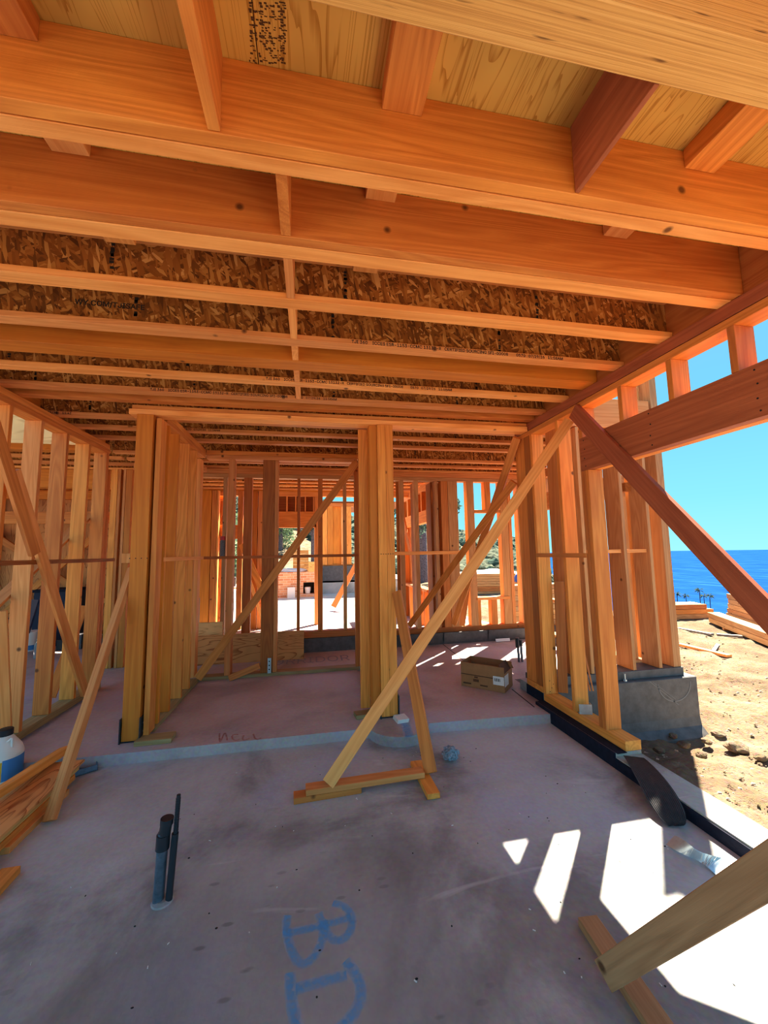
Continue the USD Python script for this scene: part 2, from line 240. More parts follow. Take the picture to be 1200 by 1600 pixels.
def spray(name, col, dens=.9):
    M(stage, L + name, {'u': ('uvmap', {'attribute': 'st'}), 's': ('separate_xyz', {}), 'pp': ('math', {'math_type': 'pingpong', 'value2': .5}), 'w': ('map_range', {'from_min': .0, 'from_max': .32, 'to_min': 0.0, 'to_max': dens, 'clamp': True}), 'g': ('geometry', {}),
        'n': ('noise_texture', {'scale': 60.0, 'detail': 4.0}), 'nr': ('map_range', {'from_min': .35, 'from_max': .6, 'to_min': .35, 'to_max': 1.0, 'clamp': True}), 'k': ('math', {'math_type': 'multiply'}), 'tr': ('transparent_bsdf', {}), 'd': ('diffuse_bsdf', {'color': col}), 'x': ('mix_closure', {})},
        [('u.UV', 's.vector'), ('s.y', 'pp.value1'), ('pp.value', 'w.value'), ('g.position', 'n.vector'), ('n.fac', 'nr.value'), ('w.result', 'k.value1'), ('nr.result', 'k.value2'), ('k.value', 'x.fac'), ('tr.BSDF', 'x.closure1'), ('d.BSDF', 'x.closure2')], surface='x.closure')
spray('spray_blue', (.13, .38, .70), .62)
spray('spray_faint', (.20, .27, .40), .55)
spray('chalk_red', (.42, .10, .08), .6)
spray('chalk_grey', (.22, .25, .30), .6)
spray('chalk_white', (.62, .60, .56), .7)
plain('membrane_light', (.14, .14, .145), .6)
plain('chalk_plain', (.24, .24, .29), .8)
wood('plain_grey_wood', (.13, .11, .09), (.27, .23, .19))
#@@SCENE
# ================================================================ the setting
G = .085                                                            # level of the raised slab
def sm(a, b, x): t = np.clip((x - a) / (b - a), 0, 1); return t * t * (3 - 2 * t)
def gz(x, y):
    """height of the ground outside"""
    x, y = np.asarray(x, float), np.asarray(y, float)
    az, r = np.degrees(np.arctan2(x, y)), np.hypot(x, y)
    z = -.34 + .33 * np.exp(-(np.maximum(x - 2.5, 0) / 1.3) ** 2) * (1 - sm(2.3, 3.7, y))
    back = (y > 0)
    hill = np.where(back & (az < 60), sm(24, 75, r) * (9.5 - .21 * (np.clip(az, -30, 60) - 0)) * (1 - sm(29, 38, az)), 0)
    bluff = np.where(back | (x > 0), -26 * sm(15, 24, r) * sm(31, 38, az) * (1 - sm(150, 175, az)), 0)
    return z + np.maximum(hill, 0) + bluff
floor = structure('floor', 'grey concrete slab floor in two levels with a rounded step')
lower = shapely.box(-9, -1.6, 2.27, 3.75)
step = Polygon([(-9, 3.70), (-1.6, 3.655), (.30, 3.66), (.52, 3.66), (1.5, 3.625), (2.45, 3.57), (2.45, 4.6), (4.05, 4.6), (4.05, 6.9), (3.0, 14), (-9, 14)])
bulge = Point(.80, 3.72).buffer(.285, 24)
def slab(poly, z0, z1): return extr(poly, z0, z1)
obj(floor, 'lower_slab', slab(lower, -.32, 0), 'slab_concrete')
obj(floor, 'raised_slab', slab(step.union(bulge), -.3, G), 'raised_concrete')
obj(floor, 'control_joint', cat(mbox(1.95, 1.956, 0, .01, G, G + .0006), *[trimesh.creation.box((np.hypot(b[0] - a[0], b[1] - a[1]), .012, .001), trimesh.transformations.translation_matrix([(a[0] + b[0]) / 2, (a[1] + b[1]) / 2, G + .0006]) @ trimesh.transformations.rotation_matrix(math.atan2(b[1] - a[1], b[0] - a[0]), [0, 0, 1])) for a, b in ((zat(690, 1005, G), zat(728, 1035, G)), (zat(800, 1077, G), zat(835, 1105, G)))]), 'ink')
terr = Polygon([(-1.0, 15.9), (4.2, 15.9), (4.2, 24), (-1.0, 24)])
obj(floor, 'terrace_slab', slab(terr, -.3, .56), 'curb_concrete')
obj(floor, 'patio_slab', slab(Polygon([(-9, 14.0), (2.9, 14.0), (2.9, 15.9), (-3, 15.9), (-3, 24), (-12, 24), (-12, 14)]), -.3, G - .02), 'patio_concrete')
# concrete curb under the right wall, and the stem wall of the side return
obj(floor, 'curb', cat(mbox(2.275, 2.50, -1.6, 2.77, -.3, .085), mbox(2.275, 2.50, 2.77, 3.83, -.3, .112), mbox(2.36, 2.5, 3.83, 4.30, -.3, .19)), 'curb_concrete')
# ---- ground
def grid(xs, ys, amp=1.0):
    X, Y = np.meshgrid(xs, ys, indexing='ij'); Z = gz(X, Y)
    P = np.stack([X, Y, 0 * X], -1)
    near = np.exp(-(np.maximum(np.hypot(X - 4, Y - 4) - 6, 0) / 6) ** 2)
    Z = Z + amp * ((meshkit.fbm(P * 1.3, 5, 3) - .5) * .20 + near * ((meshkit.fbm(P * 7.0, 4, 9) - .5) * .085 + np.maximum(meshkit.noise(P * 9.0, 5) - .72, 0) * .16)) * np.where((X < 2.75) & (Y < 4), np.clip((X - 2.5) / .25, 0, 1) * .8 + .2, 1)
    n, m = X.shape; i, j = np.meshgrid(np.arange(n - 1), np.arange(m - 1), indexing='ij'); a = i * m + j
    F = np.stack([a, a + m, a + m + 1, a + 1], -1).reshape(-1, 4)
    cx, cy = X[:-1, :-1].ravel(), Y[:-1, :-1].ravel()
    keep = ~((cx > -8.8) & (cx < 2.2) & (cy > -1.4) & (cy < 13.7)) & ~((cx > 2.2) & (cx < 3.9) & (cy > 4.35) & (cy < 6.7))
    return np.stack([X, Y, Z], -1).reshape(-1, 3), F[keep]
def axis(*segs): return np.unique(np.round(np.concatenate([np.arange(a, b, s) for a, b, s in segs]), 4))
def pebbles():
    g = np.random.default_rng(17); P = np.stack([2.58 + 6 * g.random(5200) ** 1.5, .8 + 8 * g.random(5200)], 1); P = P[(P[:, 1] < 3.66) | (P[:, 0] > 4.45)]
    pi = UsdGeom.PointInstancer.Define(stage, '/World/ground/pebble_scatter'); tag('/World/ground/pebble_scatter', kind='stuff')
    for k, mt in ((0, 'dirt'), (1, 'rock_tan')):
        m = trimesh.creation.icosphere(1); m.vertices *= (.6 + .7 * meshkit.noise(m.vertices * 2 + k * 3, k))[:, None] * [1, .85, .6]
        usdkit.mesh(stage, '/World/ground/pebble_scatter/pebble' + ('', '_001')[k], m, L + mt)
    pi.CreatePrototypesRel().SetTargets(['/World/ground/pebble_scatter/pebble', '/World/ground/pebble_scatter/pebble_001'])
    pi.CreateProtoIndicesAttr(Vt.IntArray.FromNumpy((g.random(len(P)) < .35).astype(np.int32)))
    X, Y = P[:, 0], P[:, 1]; Q = np.stack([X, Y, 0 * X], -1); Z = gz(X, Y) + ((meshkit.fbm(Q * 1.3, 5, 3) - .5) * .20) * np.where(X < 2.75, np.clip((X - 2.5) / .25, 0, 1) * .8 + .2, 1)
    pi.CreatePositionsAttr(Vt.Vec3fArray.FromNumpy(np.stack([X, Y, Z], 1).astype(np.float32)))
    sc = (.005 + .022 * g.random(len(P)) ** 3.5)[:, None] * np.ones((1, 3)); pi.CreateScalesAttr(Vt.Vec3fArray.FromNumpy(sc.astype(np.float32)))
xs = axis((-70, -12, 4), (-12, 2.5, .8), (2.5, 6.5, .05), (6.5, 12, .15), (12, 30, .7), (30, 90, 3))
ys = axis((-30, -2, 2.5), (-2, .5, .4), (.5, 6, .05), (6, 13, .15), (13, 40, .8), (40, 130, 3))
ground = thing('ground', 'tan bare dirt of the building lot', None, kind='structure')
obj(ground, 'dirt', grid(xs, ys), 'dirt', smooth=True)
pebbles()
ocean = tag(obj(None, 'ocean', trimesh.creation.cylinder(radius=9200, height=1, sections=96, transform=trimesh.transformations.translation_matrix([0, 0, -60.5])), 'ocean'), 'blue ocean reaching to the horizon', kind='structure')

# ---- ceiling: subfloor sheets, joists, blocking
ceil = structure('ceiling', 'open floor framing overhead of joists, beams and blocking under plywood')
ZJ, ZT, XL, XW = 3.05, 3.345, -2.62, 2.385
for k, y0 in enumerate((-.62, 1.82, 4.26)):
    bx(ceil, 'deck_paper', -2.62, 2.52, y0, y0 + 2.44, ZT + .0205, ZT + .023, 'membrane')
    for x0 in np.arange(-2.62, 2.5, 1.22): bx(ceil, 'subfloor_sheet', x0, min(x0 + 1.217, 2.52), y0, y0 + 2.437, ZT + .001, ZT + .02, 'ply_ceiling')
bx(ceil, 'subfloor_sheet', -9, -2.625, 5.25, 13.9, ZT + .001, ZT + .02, 'ply_ceiling')
bx(ceil, 'subfloor_sheet', -2.62, 2.45, 6.72, 9.15, ZT + .001, ZT + .02, 'ply_ceiling'); bx(ceil, 'subfloor_sheet', 2.525, 4.13, 4.15, 6.70, ZT + .001, ZT + .02, 'ply_ceiling'); bx(ceil, 'subfloor_sheet', -.6, 4.0, 15.9, 20, 3.72, 3.75, 'dark_wood')
def solid(y0, y1, mat='fir', x0=XL, x1=XW, z0=ZJ, z1=ZT): return bx(ceil, 'beam', x0, x1, y0, y1, z0, z1, mat)
near = bx(ceil, 'beam', XL, XW, .743, .878, ZJ, ZT, 'ply_edge', c=.004)
solid(1.25, 1.30, 'fir'); solid(1.304, 1.362, 'fir_pale', z0=ZJ - .002)
solid(1.653, 1.70, 'fir'); solid(1.704, 1.784, 'fir_pale', z0=ZJ - .002)
solid(2.80, 2.955, 'glulam')
solid(3.74, 3.83, 'fir')
STAMP = 'TJI 360    ICCES ESR-1153-CCMC 13132-R   CERTIFIED SOURCING SFI-00008        0570   07/29/26   11:58AM'
def print_on(parent, text, x, y, z, h, name='lettering', mat='ink', bold=False):
    """flat print on a side that looks towards -y"""
    t = meshkit.text_mesh(text, h, .0008, bold)
    return obj(parent, name, t, mat, T=place((1, 0, 0), (0, 0, 1), (0, -1, 0), (x, y - .0004, z)))
def i_joist(yc, x0=XL, x1=XW, stamp=None, fl=.089, web=None, sx=0, marks=True):
    j = bx(ceil, 'i_joist', x0, x1, yc - .0055, yc + .0055, ZJ + .036, ZT - .036, 'osb', c=.001)
    m = stage.GetPrimAtPath(j); inv = UsdGeom.XformCache().GetLocalToWorldTransform(m).GetInverse()
    def sub(name, x0, x1, y0, y1, z0, z1, mat):
        p = bx(j, name, x0, x1, y0, y1, z0, z1, mat); q = UsdGeom.Xformable(stage.GetPrimAtPath(p)).GetOrderedXformOps()[0]; q.Set(q.Get() * inv); return p
    sub('flange', x0, x1, yc - fl / 2, yc + fl / 2, ZJ, ZJ + .038, 'fir_pale'); sub('flange', x0, x1, yc - fl / 2, yc + fl / 2, ZT - .038, ZT, 'fir_pale')
    def onit(p):
        q = UsdGeom.Xformable(stage.GetPrimAtPath(p)).GetOrderedXformOps()[0]; q.Set(q.Get() * inv)
    if stamp: onit(print_on(j, STAMP if stamp is True else stamp, sx, yc - fl / 2, ZJ + .009, .021, bold=True))
    if web: onit(print_on(j, web[0], web[1], yc - .0055, ZJ + web[2], web[3], bold=True))
    if marks and x1 - x0 > 3:
        r = random.Random(int(yc * 100)); ms = []
        for q in np.arange(x0 + .3 + r.random() * .5, x1 - .1, 1.22):
            for _ in range(9):
                zz = ZJ + .05 + r.random() * .19; ms.append(mbox(q - .006 - r.random() * .006, q + .006 + r.random() * .006, yc - .0066, yc - .0054, zz, zz + .014))
        w = obj(j, 'tick_mark', cat(*ms), 'ink', T=inv)
    return j
i_joist(2.137)
i_joist(2.551, stamp=True, sx=zat(548, 540, 3.06)[0] * 1.0, web=('WY.COM/TJISAFE', yat(118, 466, 2.551)[0], .135, .032))
i_joist(3.215, stamp=True, sx=yat(415, 594, 3.17)[0])
i_joist(3.575, stamp=True, sx=yat(234, 611, 3.53)[0])
i_joist(4.30, x1=4.12, stamp='07/21/26     11:42', sx=yat(66, 640, 4.255)[0])
for k, yc in enumerate((4.68, 5.09, 5.80, 6.2, 6.62)): i_joist(yc, x1=4.12, stamp='0570   07/29/26   11:58AM' if k == 0 else None, sx=-1.4)
for yc in np.arange(7.05, 9.0, .406): i_joist(yc, x0=-2.6, x1=2.44, marks=False)
for k, yc in enumerate(np.arange(5.34, 13.6, .406)): i_joist(yc, x0=-8.9, x1=-2.66, marks=False)
bx(ceil, 'beam', -8.9, -2.66, 5.50, 5.64, 3.0, 3.33, 'glulam'); bx(ceil, 'beam', -8.9, -2.66, 6.9, 7.05, 2.75, 3.04, 'glulam')
bx(ceil, 'rim_board', XW + .002, 2.43, -1.0, 4.2, ZJ, ZT, 'fir_red')
bx(ceil, 'fascia_panel', -8.9, -2.58, 5.20, 5.22, 3.0, 3.36, 'ply_pale')
bx(ceil, 'rim_board', -2.655, -2.625, -.6, 5.2, ZJ, ZT, 'fir')
# beam carried by the two posts, in two layers
bx(ceil, 'post_beam', -1.64, 2.355, 3.85, 3.985, 2.955, 3.005, 'fir_pale'); bx(ceil, 'post_beam', -1.62, 2.355, 3.865, 3.985, 3.008, 3.047, 'fir_red')
def blk(x0, x1, y0, y1, z0, z1, mat='fir', nm='blocking'): bx(ceil, nm, x0, x1, y0, y1, z0, z1, mat)
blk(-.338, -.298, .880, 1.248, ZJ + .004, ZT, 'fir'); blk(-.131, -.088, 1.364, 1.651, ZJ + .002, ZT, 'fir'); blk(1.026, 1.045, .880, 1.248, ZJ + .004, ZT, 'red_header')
for a, b in ((1.786, 2.09), (2.184, 2.505), (2.598, 2.798), (2.957, 3.168), (3.262, 3.528)): blk(-.131, -.088, a, b, ZJ + .002, ZT - .04, 'fir_pale')
# short flat backing blocks that carry the sheet edges
def flat(xc, w, y0, y1, z=ZT - .04, mat='fir'): blk(xc - w / 2, xc + w / 2, y0, y1, z, ZT, mat, 'backing_block')
for u, v, y in ((628, 165, 1.2), (1090, 240, 1.2), (18, 40, 1.2)): 
    c = yat(u, v, 1.248)[0]; flat(c, .15, .88, 1.249, ZT - .085)
for u, v, y0, y1 in ((112, 232, 1.362, 1.652), (594, 305, 1.362, 1.652), (960, 362, 1.362, 1.652), (190, 372, 1.784, 2.09), (570, 417, 1.784, 2.09)):
    c = yat(u, v, y1)[0]; z1 = yat(u, v + 9, y1)[2]; blk(c - .07, c + .07, y0, y1, z1, z1 + .07, 'fir_pale', 'backing_block')
# smudged mill stamp on the near subfloor sheet
r = random.Random(3); ms = []
c = [zat(u, v, ZT) for u, v in ((388, 2), (448, 2), (448, 100), (388, 100))]
for k in range(24):
    for q in range(4):
        t0 = q / 4 + .05 * r.random()
        while t0 < (q + .8) / 4:
            l = .02 + .05 * r.random()
            if r.random() < .45:
                s, t = (k + .3 * r.random()) / 24, t0
                P = (c[0] * (1 - t) + c[1] * t) * (1 - s) + (c[3] * (1 - t) + c[2] * t) * s
                ms.append(mbox(P[0], P[0] + .002 + l * .12, P[1], P[1] + .002 + .004 * r.random(), ZT, ZT + .0006))
            t0 += l + .015
obj(ceil, 'mill_stamp', cat(*ms), 'stamp_ink')

# ---- right wall
wr = structure('wall_right', 'open framed right wall with a header over a wide opening to the sea')
XR, XO = 2.36, 2.50
bx(wr, 'bottom_plate', XR, XO, 2.765, 3.835, .115, .186, 'fir')
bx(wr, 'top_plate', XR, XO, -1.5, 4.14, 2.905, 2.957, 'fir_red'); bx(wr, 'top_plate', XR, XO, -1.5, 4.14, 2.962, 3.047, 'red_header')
for y0 in (2.955, 2.998): bx(wr, 'stud', XR, XO, y0, y0 + .041, .186, 2.334, 'fir')
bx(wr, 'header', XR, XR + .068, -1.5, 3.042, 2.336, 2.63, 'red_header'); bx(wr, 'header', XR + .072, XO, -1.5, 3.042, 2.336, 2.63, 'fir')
for y0 in (-.75, -.35, .08, .49, .9, 1.30, 1.703, 2.103, 2.532, 3.0): bx(wr, 'cripple_stud', XR, XO, y0, y0 + .041, 2.631, 2.904, 'fir_red')
bx(wr, 'stud', XR, XO, 3.335, 3.376, .187, 2.904, 'fir'); bx(wr, 'stud', XR, XO, 3.792, 3.833, .187, 2.904, 'fir')
bx(wr, 'sill_block', XR - .005, XO, 3.838, 3.98, .185, .245, 'fir'); bx(wr, 'sill_block', XR - .005, XO, 3.983, 4.14, .185, .245, 'fir')
bx(wr, 'corner_stud', XR, XO, 3.836, 3.95, .247, 2.904, 'dark_wood'); bx(wr, 'corner_stud', XR, XO, 3.953, 4.14, .247, 2.904, 'fir')
bx(wr, 'strap', XR - .016, XR - .001, 3.04, 3.80, 1.575, 1.615, 'fir_red')
obj(wr, 'nail', cat(*[cyl((XR - .0016, y0 + .008 * (k % 2), z0), (XR + .001, y0 + .008 * (k % 2), z0), .0055, 6) for y0 in (2.98, 2.30, 1.62, .95) for k, z0 in enumerate((2.37, 2.44, 2.52, 2.60))], *[cyl((XR + .05 + .02 * (k % 3), 3.7912, .21 + .035 * k), (XR + .05 + .02 * (k % 3), 3.794, .21 + .035 * k), .005, 6) for k in range(4)]), 'ink')
obj(wr, 'membrane', cat(mbox(2.262, 2.274, 2.77, 3.83, .001, .112), mbox(2.262, 2.2745, 1.2, 2.769, .001, .075), mbox(2.275, 2.36, 2.75, 3.83, .1125, .1145), mbox(2.347, 2.358, 3.836, 4.14, G + .001, .186)), 'membrane_dark')
# side return with its dark wrapped stem wall
wq = structure('wall_return', 'short framed side wall on a dark membrane wrapped stem wall')
YF = 3.82
prof = Polygon([(YF - .10, -.37), (YF - .015, -.29), (YF, -.2), (YF, .215), (YF + .01, .222), (4.40, .222), (4.40, -.42), (YF - .10, -.42)])
m = extr(prof, 0, 1.735); m.apply_transform(np.array([[0, 0, 1, 2.49], [1, 0, 0, 0], [0, 1, 0, 0], [0, 0, 0, 1.0]]))
obj(wq, 'stem_wall', m, 'membrane')
bx(wq, 'bottom_plate', 2.50, 4.135, 3.885, 4.15, .223, .31, 'membrane')
ret = []
for u0, u1, v in ((990, 995, 1048), (1031, 1035.5, 1046)):
    a, b = yat(u0, v, 3.9)[0], yat(u1, v, 3.9)[0]; bx(wq, 'stud', a, a + .041, 3.9, 4.14, .311, 3.05, 'fir_out')
bx(wq, 'stud', 3.2, 3.241, 3.9, 4.14, .311, 3.05, 'fir_out'); bx(wq, 'stud', 2.755, 2.795, 3.9, 4.14, .311, 3.05, 'fir_out'); bx(wq, 'stud', 2.53, 2.57, 3.9, 4.14, .311, 3.05, 'fir_out'); bx(wq, 'stud', 2.98, 3.02, 3.9, 4.14, .311, 3.05, 'fir_out')
bx(wq, 'post', 4.03, 4.125, 3.9, 4.14, .311, 4.7, 'fir_out')
bx(wq, 'beam', 2.52, 4.0, 3.9, 4.04, 3.06, 3.41, 'fir_pale')
bx(wq, 'panel', 3.93, 4.025, 4.045, 4.065, 3.30, 4.7, 'ply_pale')
for a, b in ((3.05, 3.49), (3.56, 3.83)): bx(wq, 'blocking', a, b, 3.93, 3.97, 1.60, 1.64, 'fir_pale')
a = yat(977, 760, 4.1)[0]; bx(wq, 'blocking', a, a + .085, 4.10, 4.9, 2.345, 2.45, 'dark_wood')
obj(wq, 'anchor_bolt', cat(cyl((3.35, 3.86, .2), (3.35, 3.86, .30), .009), cyl((3.35, 3.86, .222), (3.35, 3.86, .24), .02, 6)), 'galvanized')
# white chalked ring, the torn edge of a printed mark on the membrane
arc = LineString([(3.93 + .21 * math.cos(t), .05 - .0 + .19 * math.sin(t) + .12) for t in np.linspace(math.pi * 1.0, math.pi * 2, 24)]).buffer(.006)
dia = LineString([(3.62, .21), (3.96, -.06)]).buffer(.004).union(LineString([(3.66, .2), (3.93, .0)]).buffer(.003))
mk = extr(arc, 0, .001) if arc.geom_type == 'Polygon' else None
obj(wq, 'chalk_mark', cat(mk, *[extr(g, 0, .001) for g in getattr(dia, 'geoms', [dia])]), 'membrane_light', T=place((1, 0, 0), (0, 0, 1), (0, -1, 0), (0, YF - .0012, 0)))
# outer right wall behind the return
wo = structure('wall_outer', 'framed outer wall with a header seen behind the right hand studs')
bx(wo, 'bottom_plate', 3.99, 4.13, 4.42, 6.58, .20, .245, 'fir_out'); obj(wo, 'stem_wall', mbox(3.97, 4.20, 4.405, 6.56, -.4, .198), 'membrane')
bx(wo, 'header', 3.99, 4.13, 4.5, 6.58, 2.345, 2.63, 'fir_out'); bx(wo, 'top_plate', 3.99, 4.13, 4.15, 6.74, 2.905, 3.047, 'fir_out')
for y0 in (4.5, 5.28, 6.3): bx(wo, 'stud', 3.99, 4.13, y0, y0 + .041, .246, 2.344, 'fir_out')
for y0 in (4.6, 5.0, 5.4, 5.8, 6.2): bx(wo, 'cripple_stud', 3.99, 4.13, y0, y0 + .041, 2.631, 2.904, 'fir_out')
a = yat(1007, 1000, 4.5)[0]; bx(wo, 'stud', a - .041, a, 4.43, 4.60, .246, 2.9, 'fir_out'); bx(wo, 'sill', 3.99, 4.13, 5.33, 6.29, .78, .82, 'fir_out'); board(wo, 'brace', (3.97, 5.3, 1.9), (3.97, 4.55, .3), .09, .038, (-1, 0, 0), 'fir_out')

# ---- left wall
wl = structure('wall_left', 'open stud wall on the left with a mid height strap')
for k, y0 in enumerate((5.285, 4.888, 4.478, 4.085, 3.69, 3.28)): bx(wl, 'stud', -2.61, -2.47, y0, y0 + (.041 if k else .06), .155, 2.93, ('fir', 'fir', 'fir', 'fir_pale', 'fir', 'fir')[k])
bx(wl, 'bottom_plate', -2.61, -2.47, 3.2, 5.45, G, .153, 'treated')
bx(wl, 'top_plate', -2.61, -2.47, -.6, 5.36, 2.931, 2.985, 'fir'); bx(wl, 'top_plate', -2.61, -2.47, -.6, 5.36, 2.988, 3.046, 'fir')
bx(wl, 'strap', -2.469, -2.455, 3.2, 5.6, 1.595, 1.635, 'dark_wood')
bx(wl, 'stud', -2.6, -2.45, 2.4, 2.44, .155, 2.93, 'fir')

# ---- alcove partitions
pal = structure('partition_left', 'stud partition running back from the left post')
for k, u in enumerate((257, 272.5, 290, 302)):
    y0 = xat(u, 870, -1.366)[1]; bx(pal, 'stud', -1.506, -1.366, y0, y0 + .041, .128, 2.93, ('amber', 'amber', 'fir', 'fir')[k])
bx(pal, 'bottom_plate', -1.506, -1.366, 4.02, 5.44, G, .126, 'treated'); bx(pal, 'top_plate', -1.506, -1.366, 4.02, 5.45, 2.931, 2.99, 'fir'); bx(pal, 'top_plate', -1.506, -1.366, 4.02, 5.45, 2.993, 3.046, 'fir')
bx(pal, 'strap', -1.365, -1.353, 4.05, 5.44, 1.60, 1.64, 'fir_pale')
par = structure('partition_right', 'stud partition running back from the middle post')
bx(par, 'bottom_plate', .66, .80, 4.06, 5.44, G, .126, 'treated'); bx(par, 'top_plate', .66, .80, 4.06, 5.45, 2.931, 2.99, 'fir'); bx(par, 'top_plate', .66, .80, 4.06, 5.45, 2.993, 3.046, 'fir')
for y0 in (4.08, 4.45, 4.86, 5.27): bx(par, 'stud', .66, .80, y0, y0 + .041, .128, 2.93, 'fir')
par_wide = bx(par, 'stud', .60, .655, 4.3, 4.34, .128, 2.93, 'fir_red')
pab = structure('wall_back', 'stud partition across the back of the alcove with a dark post')
bx(pab, 'bottom_plate', -1.36, .655, 5.45, 5.59, G, .126, 'treated'); bx(pab, 'top_plate', -1.36, .655, 5.455, 5.59, 2.931, 2.985, 'fir_pale'); bx(pab, 'top_plate', -1.36, .655, 5.455, 5.59, 2.988, 3.046, 'fir')
def px(parent, name, u0, u1, v, Y, z0, z1, d=.09, mat='fir', label=None):
    return bx(parent, name, yat(u0, v, Y)[0], yat(u1, v, Y)[0], Y, Y + d, z0, z1, mat, label=label)
px(pab, 'stud', 353.5, 363, 900, 5.45, .128, 2.93, .14, 'fir_pale'); px(pab, 'post', 408.5, 427.5, 900, 5.45, .128, 2.93, .14, 'dark_wood', 'dark brown post'); px(pab, 'stud', 427.8, 433.5, 900, 5.46, .128, 2.93, .14, 'fir_pale')
px(pab, 'stud', 555, 561, 880, 5.45, .128, 2.93, .10, 'fir_red'); px(pab, 'stud', 303, 309, 880, 5.46, .128, 2.93, .13, 'fir_pale')
bx(pab, 'strap', -1.35, .655, 5.437, 5.449, 1.60, 1.637, 'fir_red')
pp = thing('holdown_bracket', 'pale perforated steel bracket at the foot of the dark back post', 'bracket', (yat(421, 1040, 5.44)[0], 5.425, .128))
obj(pp, 'strap', mbox(-.022, .022, -.004, 0, 0, .19), 'galvanized'); obj(pp, 'bolt', cat(*[cyl((0, -.012, z), (0, -.004, z), .008, 6) for z in (.05, .1, .15)]), 'ink')

# ---- far framed walls
wf = structure('wall_far', 'framed rear wall with a window opening over a dark concrete curb')
YB = 6.6
obj(wf, 'curb', cat(mbox(-.42, 1.25, 6.56, 6.95, .0, .30), mbox(1.25, 4.0, 6.56, 6.95, .0, .27)), 'membrane')
bx(wf, 'bottom_plate', -.40, 1.2, YB, YB + .14, .301, .40, 'fir_red'); bx(wf, 'bottom_plate', 1.2, 3.98, YB, YB + .14, .271, .352, 'dark_wood')
bx(wf, 'top_plate', -2.6, 3.98, YB, YB + .14, 2.90, 2.96, 'fir_out'); bx(wf, 'top_plate', -2.6, 3.98, YB, YB + .14, 2.963, 3.046, 'fir_pale')
for u0, u1, mat in ((346, 352, 'fir_out'), (379, 392, 'fir_red'), (464, 468.6, 'fir_red'), (497, 504, 'fir_red'), (537, 542, 'fir_out'), (556, 562, 'fir_red')): px(wf, 'stud', u0, u1, 880, YB, .402, 2.899, .10, mat)
for u0, u1, mat, z0 in ((627, 633, 'fir_out', .353), (650, 656, 'fir_out', .353), (682, 687, 'fir_out', .353), (692, 702.5, 'fir_red', .353), (703, 718, 'fir_out', .353), (733, 744, 'fir_out', .353), (785, 796.5, 'fir_out', .353), (797, 802, 'fir_pale', .353), (812.6, 817, 'fir_out', .353), (817.4, 822, 'fir_red', .353)): px(wf, 'stud', u0, u1, 870, YB, z0, 2.899, .14, mat)
for u0, u1 in ((757, 766),): px(wf, 'cripple_stud', u0, u1, 770, YB, 2.385, 2.899, .14)
for u0, u1 in ((740, 752), (768, 777.5), (787, 795)): px(wf, 'cripple_stud', u0 + .3, u1, 955, YB + .002, .354, .79, .13)
a, b = yat(744.2, 870, YB)[0], yat(784.8, 870, YB)[0]
bx(wf, 'header', a, b, YB + .003, YB + .137, 2.335, 2.384, 'fir_red'); bx(wf, 'sill', a - .02, b + .1, YB - .02, YB + .13, .79, .835, 'fir_pale')
bx(wf, 'strap', 1.08, 2.6, YB - .014, YB - .001, 1.60, 1.66, 'fir_pale')
for x0 in (1.83, 2.13): bx(wf, 'wing_stud', x0, x0 + .04, YB + .15, YB + .43, .353, 2.9, 'dark_wood')
obj(wf, 'membrane_flap', cat(*[trimesh.creation.box((w, .012, .17), trimesh.transformations.translation_matrix([xc, 6.535, .20]) @ trimesh.transformations.rotation_matrix(.22, [1, 0, 0])) for xc, w in ((1.75, .9), (2.62, .78), (3.42, .75))]), 'membrane')

far = structure('wall_back_room', 'framed walls of the room behind, with a header over a sunlit opening')
YC = 16.0
for u0, u1, mat in ((491, 497, 'fir_pale'), (504, 511, 'fir'), (511.4, 520, 'glulam'), (533, 536, 'fir_pale'), (541, 549, 'fir')): px(far, 'stud', u0, u1, 830, YC, 1.16, 3.55, .2, mat)
px(far, 'panel', 520, 533, 830, YC + .1, 1.16, 3.55, .03, 'glulam')
obj(far, 'stem_wall', mbox(yat(504, 890, YC)[0], yat(566, 890, YC)[0], YC - .1, YC + .35, .5, 1.15), 'membrane'); px(far, 'bottom_plate', 504, 566, 880, YC, 1.151, 1.2, .1, 'fir')
px(far, 'top_plate', 436, 566, 788, YC, 3.552, 3.7, .2, 'fir')
bx(far, 'header', *sorted((yat(428, 810, 9.0)[0], yat(494, 810, 9.0)[0])), 9.0, 9.14, 2.24, 2.60, 'fir')
for u0, u1 in ((447, 449.5), (461, 463), (476, 478), (489, 491.5)): px(far, 'cripple_stud', u0, u1, 785, 9.02, 2.601, 2.95, .10, 'fir_pale')
px(far, 'panel', 424, 496, 785, 9.125, 2.601, 3.0, .015, 'dark_wood')
bx(far, 'rim_board', -2.55, 2.44, 9.0, 9.04, 3.047, 3.344, 'fir'); px(far, 'stud', 491.5, 497.5, 880, 9.0, .086, 2.95, .13, 'fir_pale'); px(far, 'stud', 421, 428, 880, 9.0, .086, 2.95, .13, 'fir')
bx(far, 'top_plate', -2.55, 2.29, 9.0, 9.14, 2.952, 3.046, 'fir_pale')
for u0, u1, mat in ((311, 329, 'glulam'), (330, 338, 'fir'), (338.5, 341, 'fir_pale'), (371, 379, 'fir'), (392, 402, 'glulam'), (403, 410, 'fir_pale')): px(far, 'stud', u0, u1, 830, 8.85, .086, 3.04, .12, mat)
bx(far, 'beam', yat(330, 790, 8.99)[0], yat(410, 790, 8.99)[0], 8.99, 9.08, 2.0, 2.3, 'fir')
side = structure('wall_back_right', 'framed side wall with a small window opening beyond the rear wall')
xw = 2.30
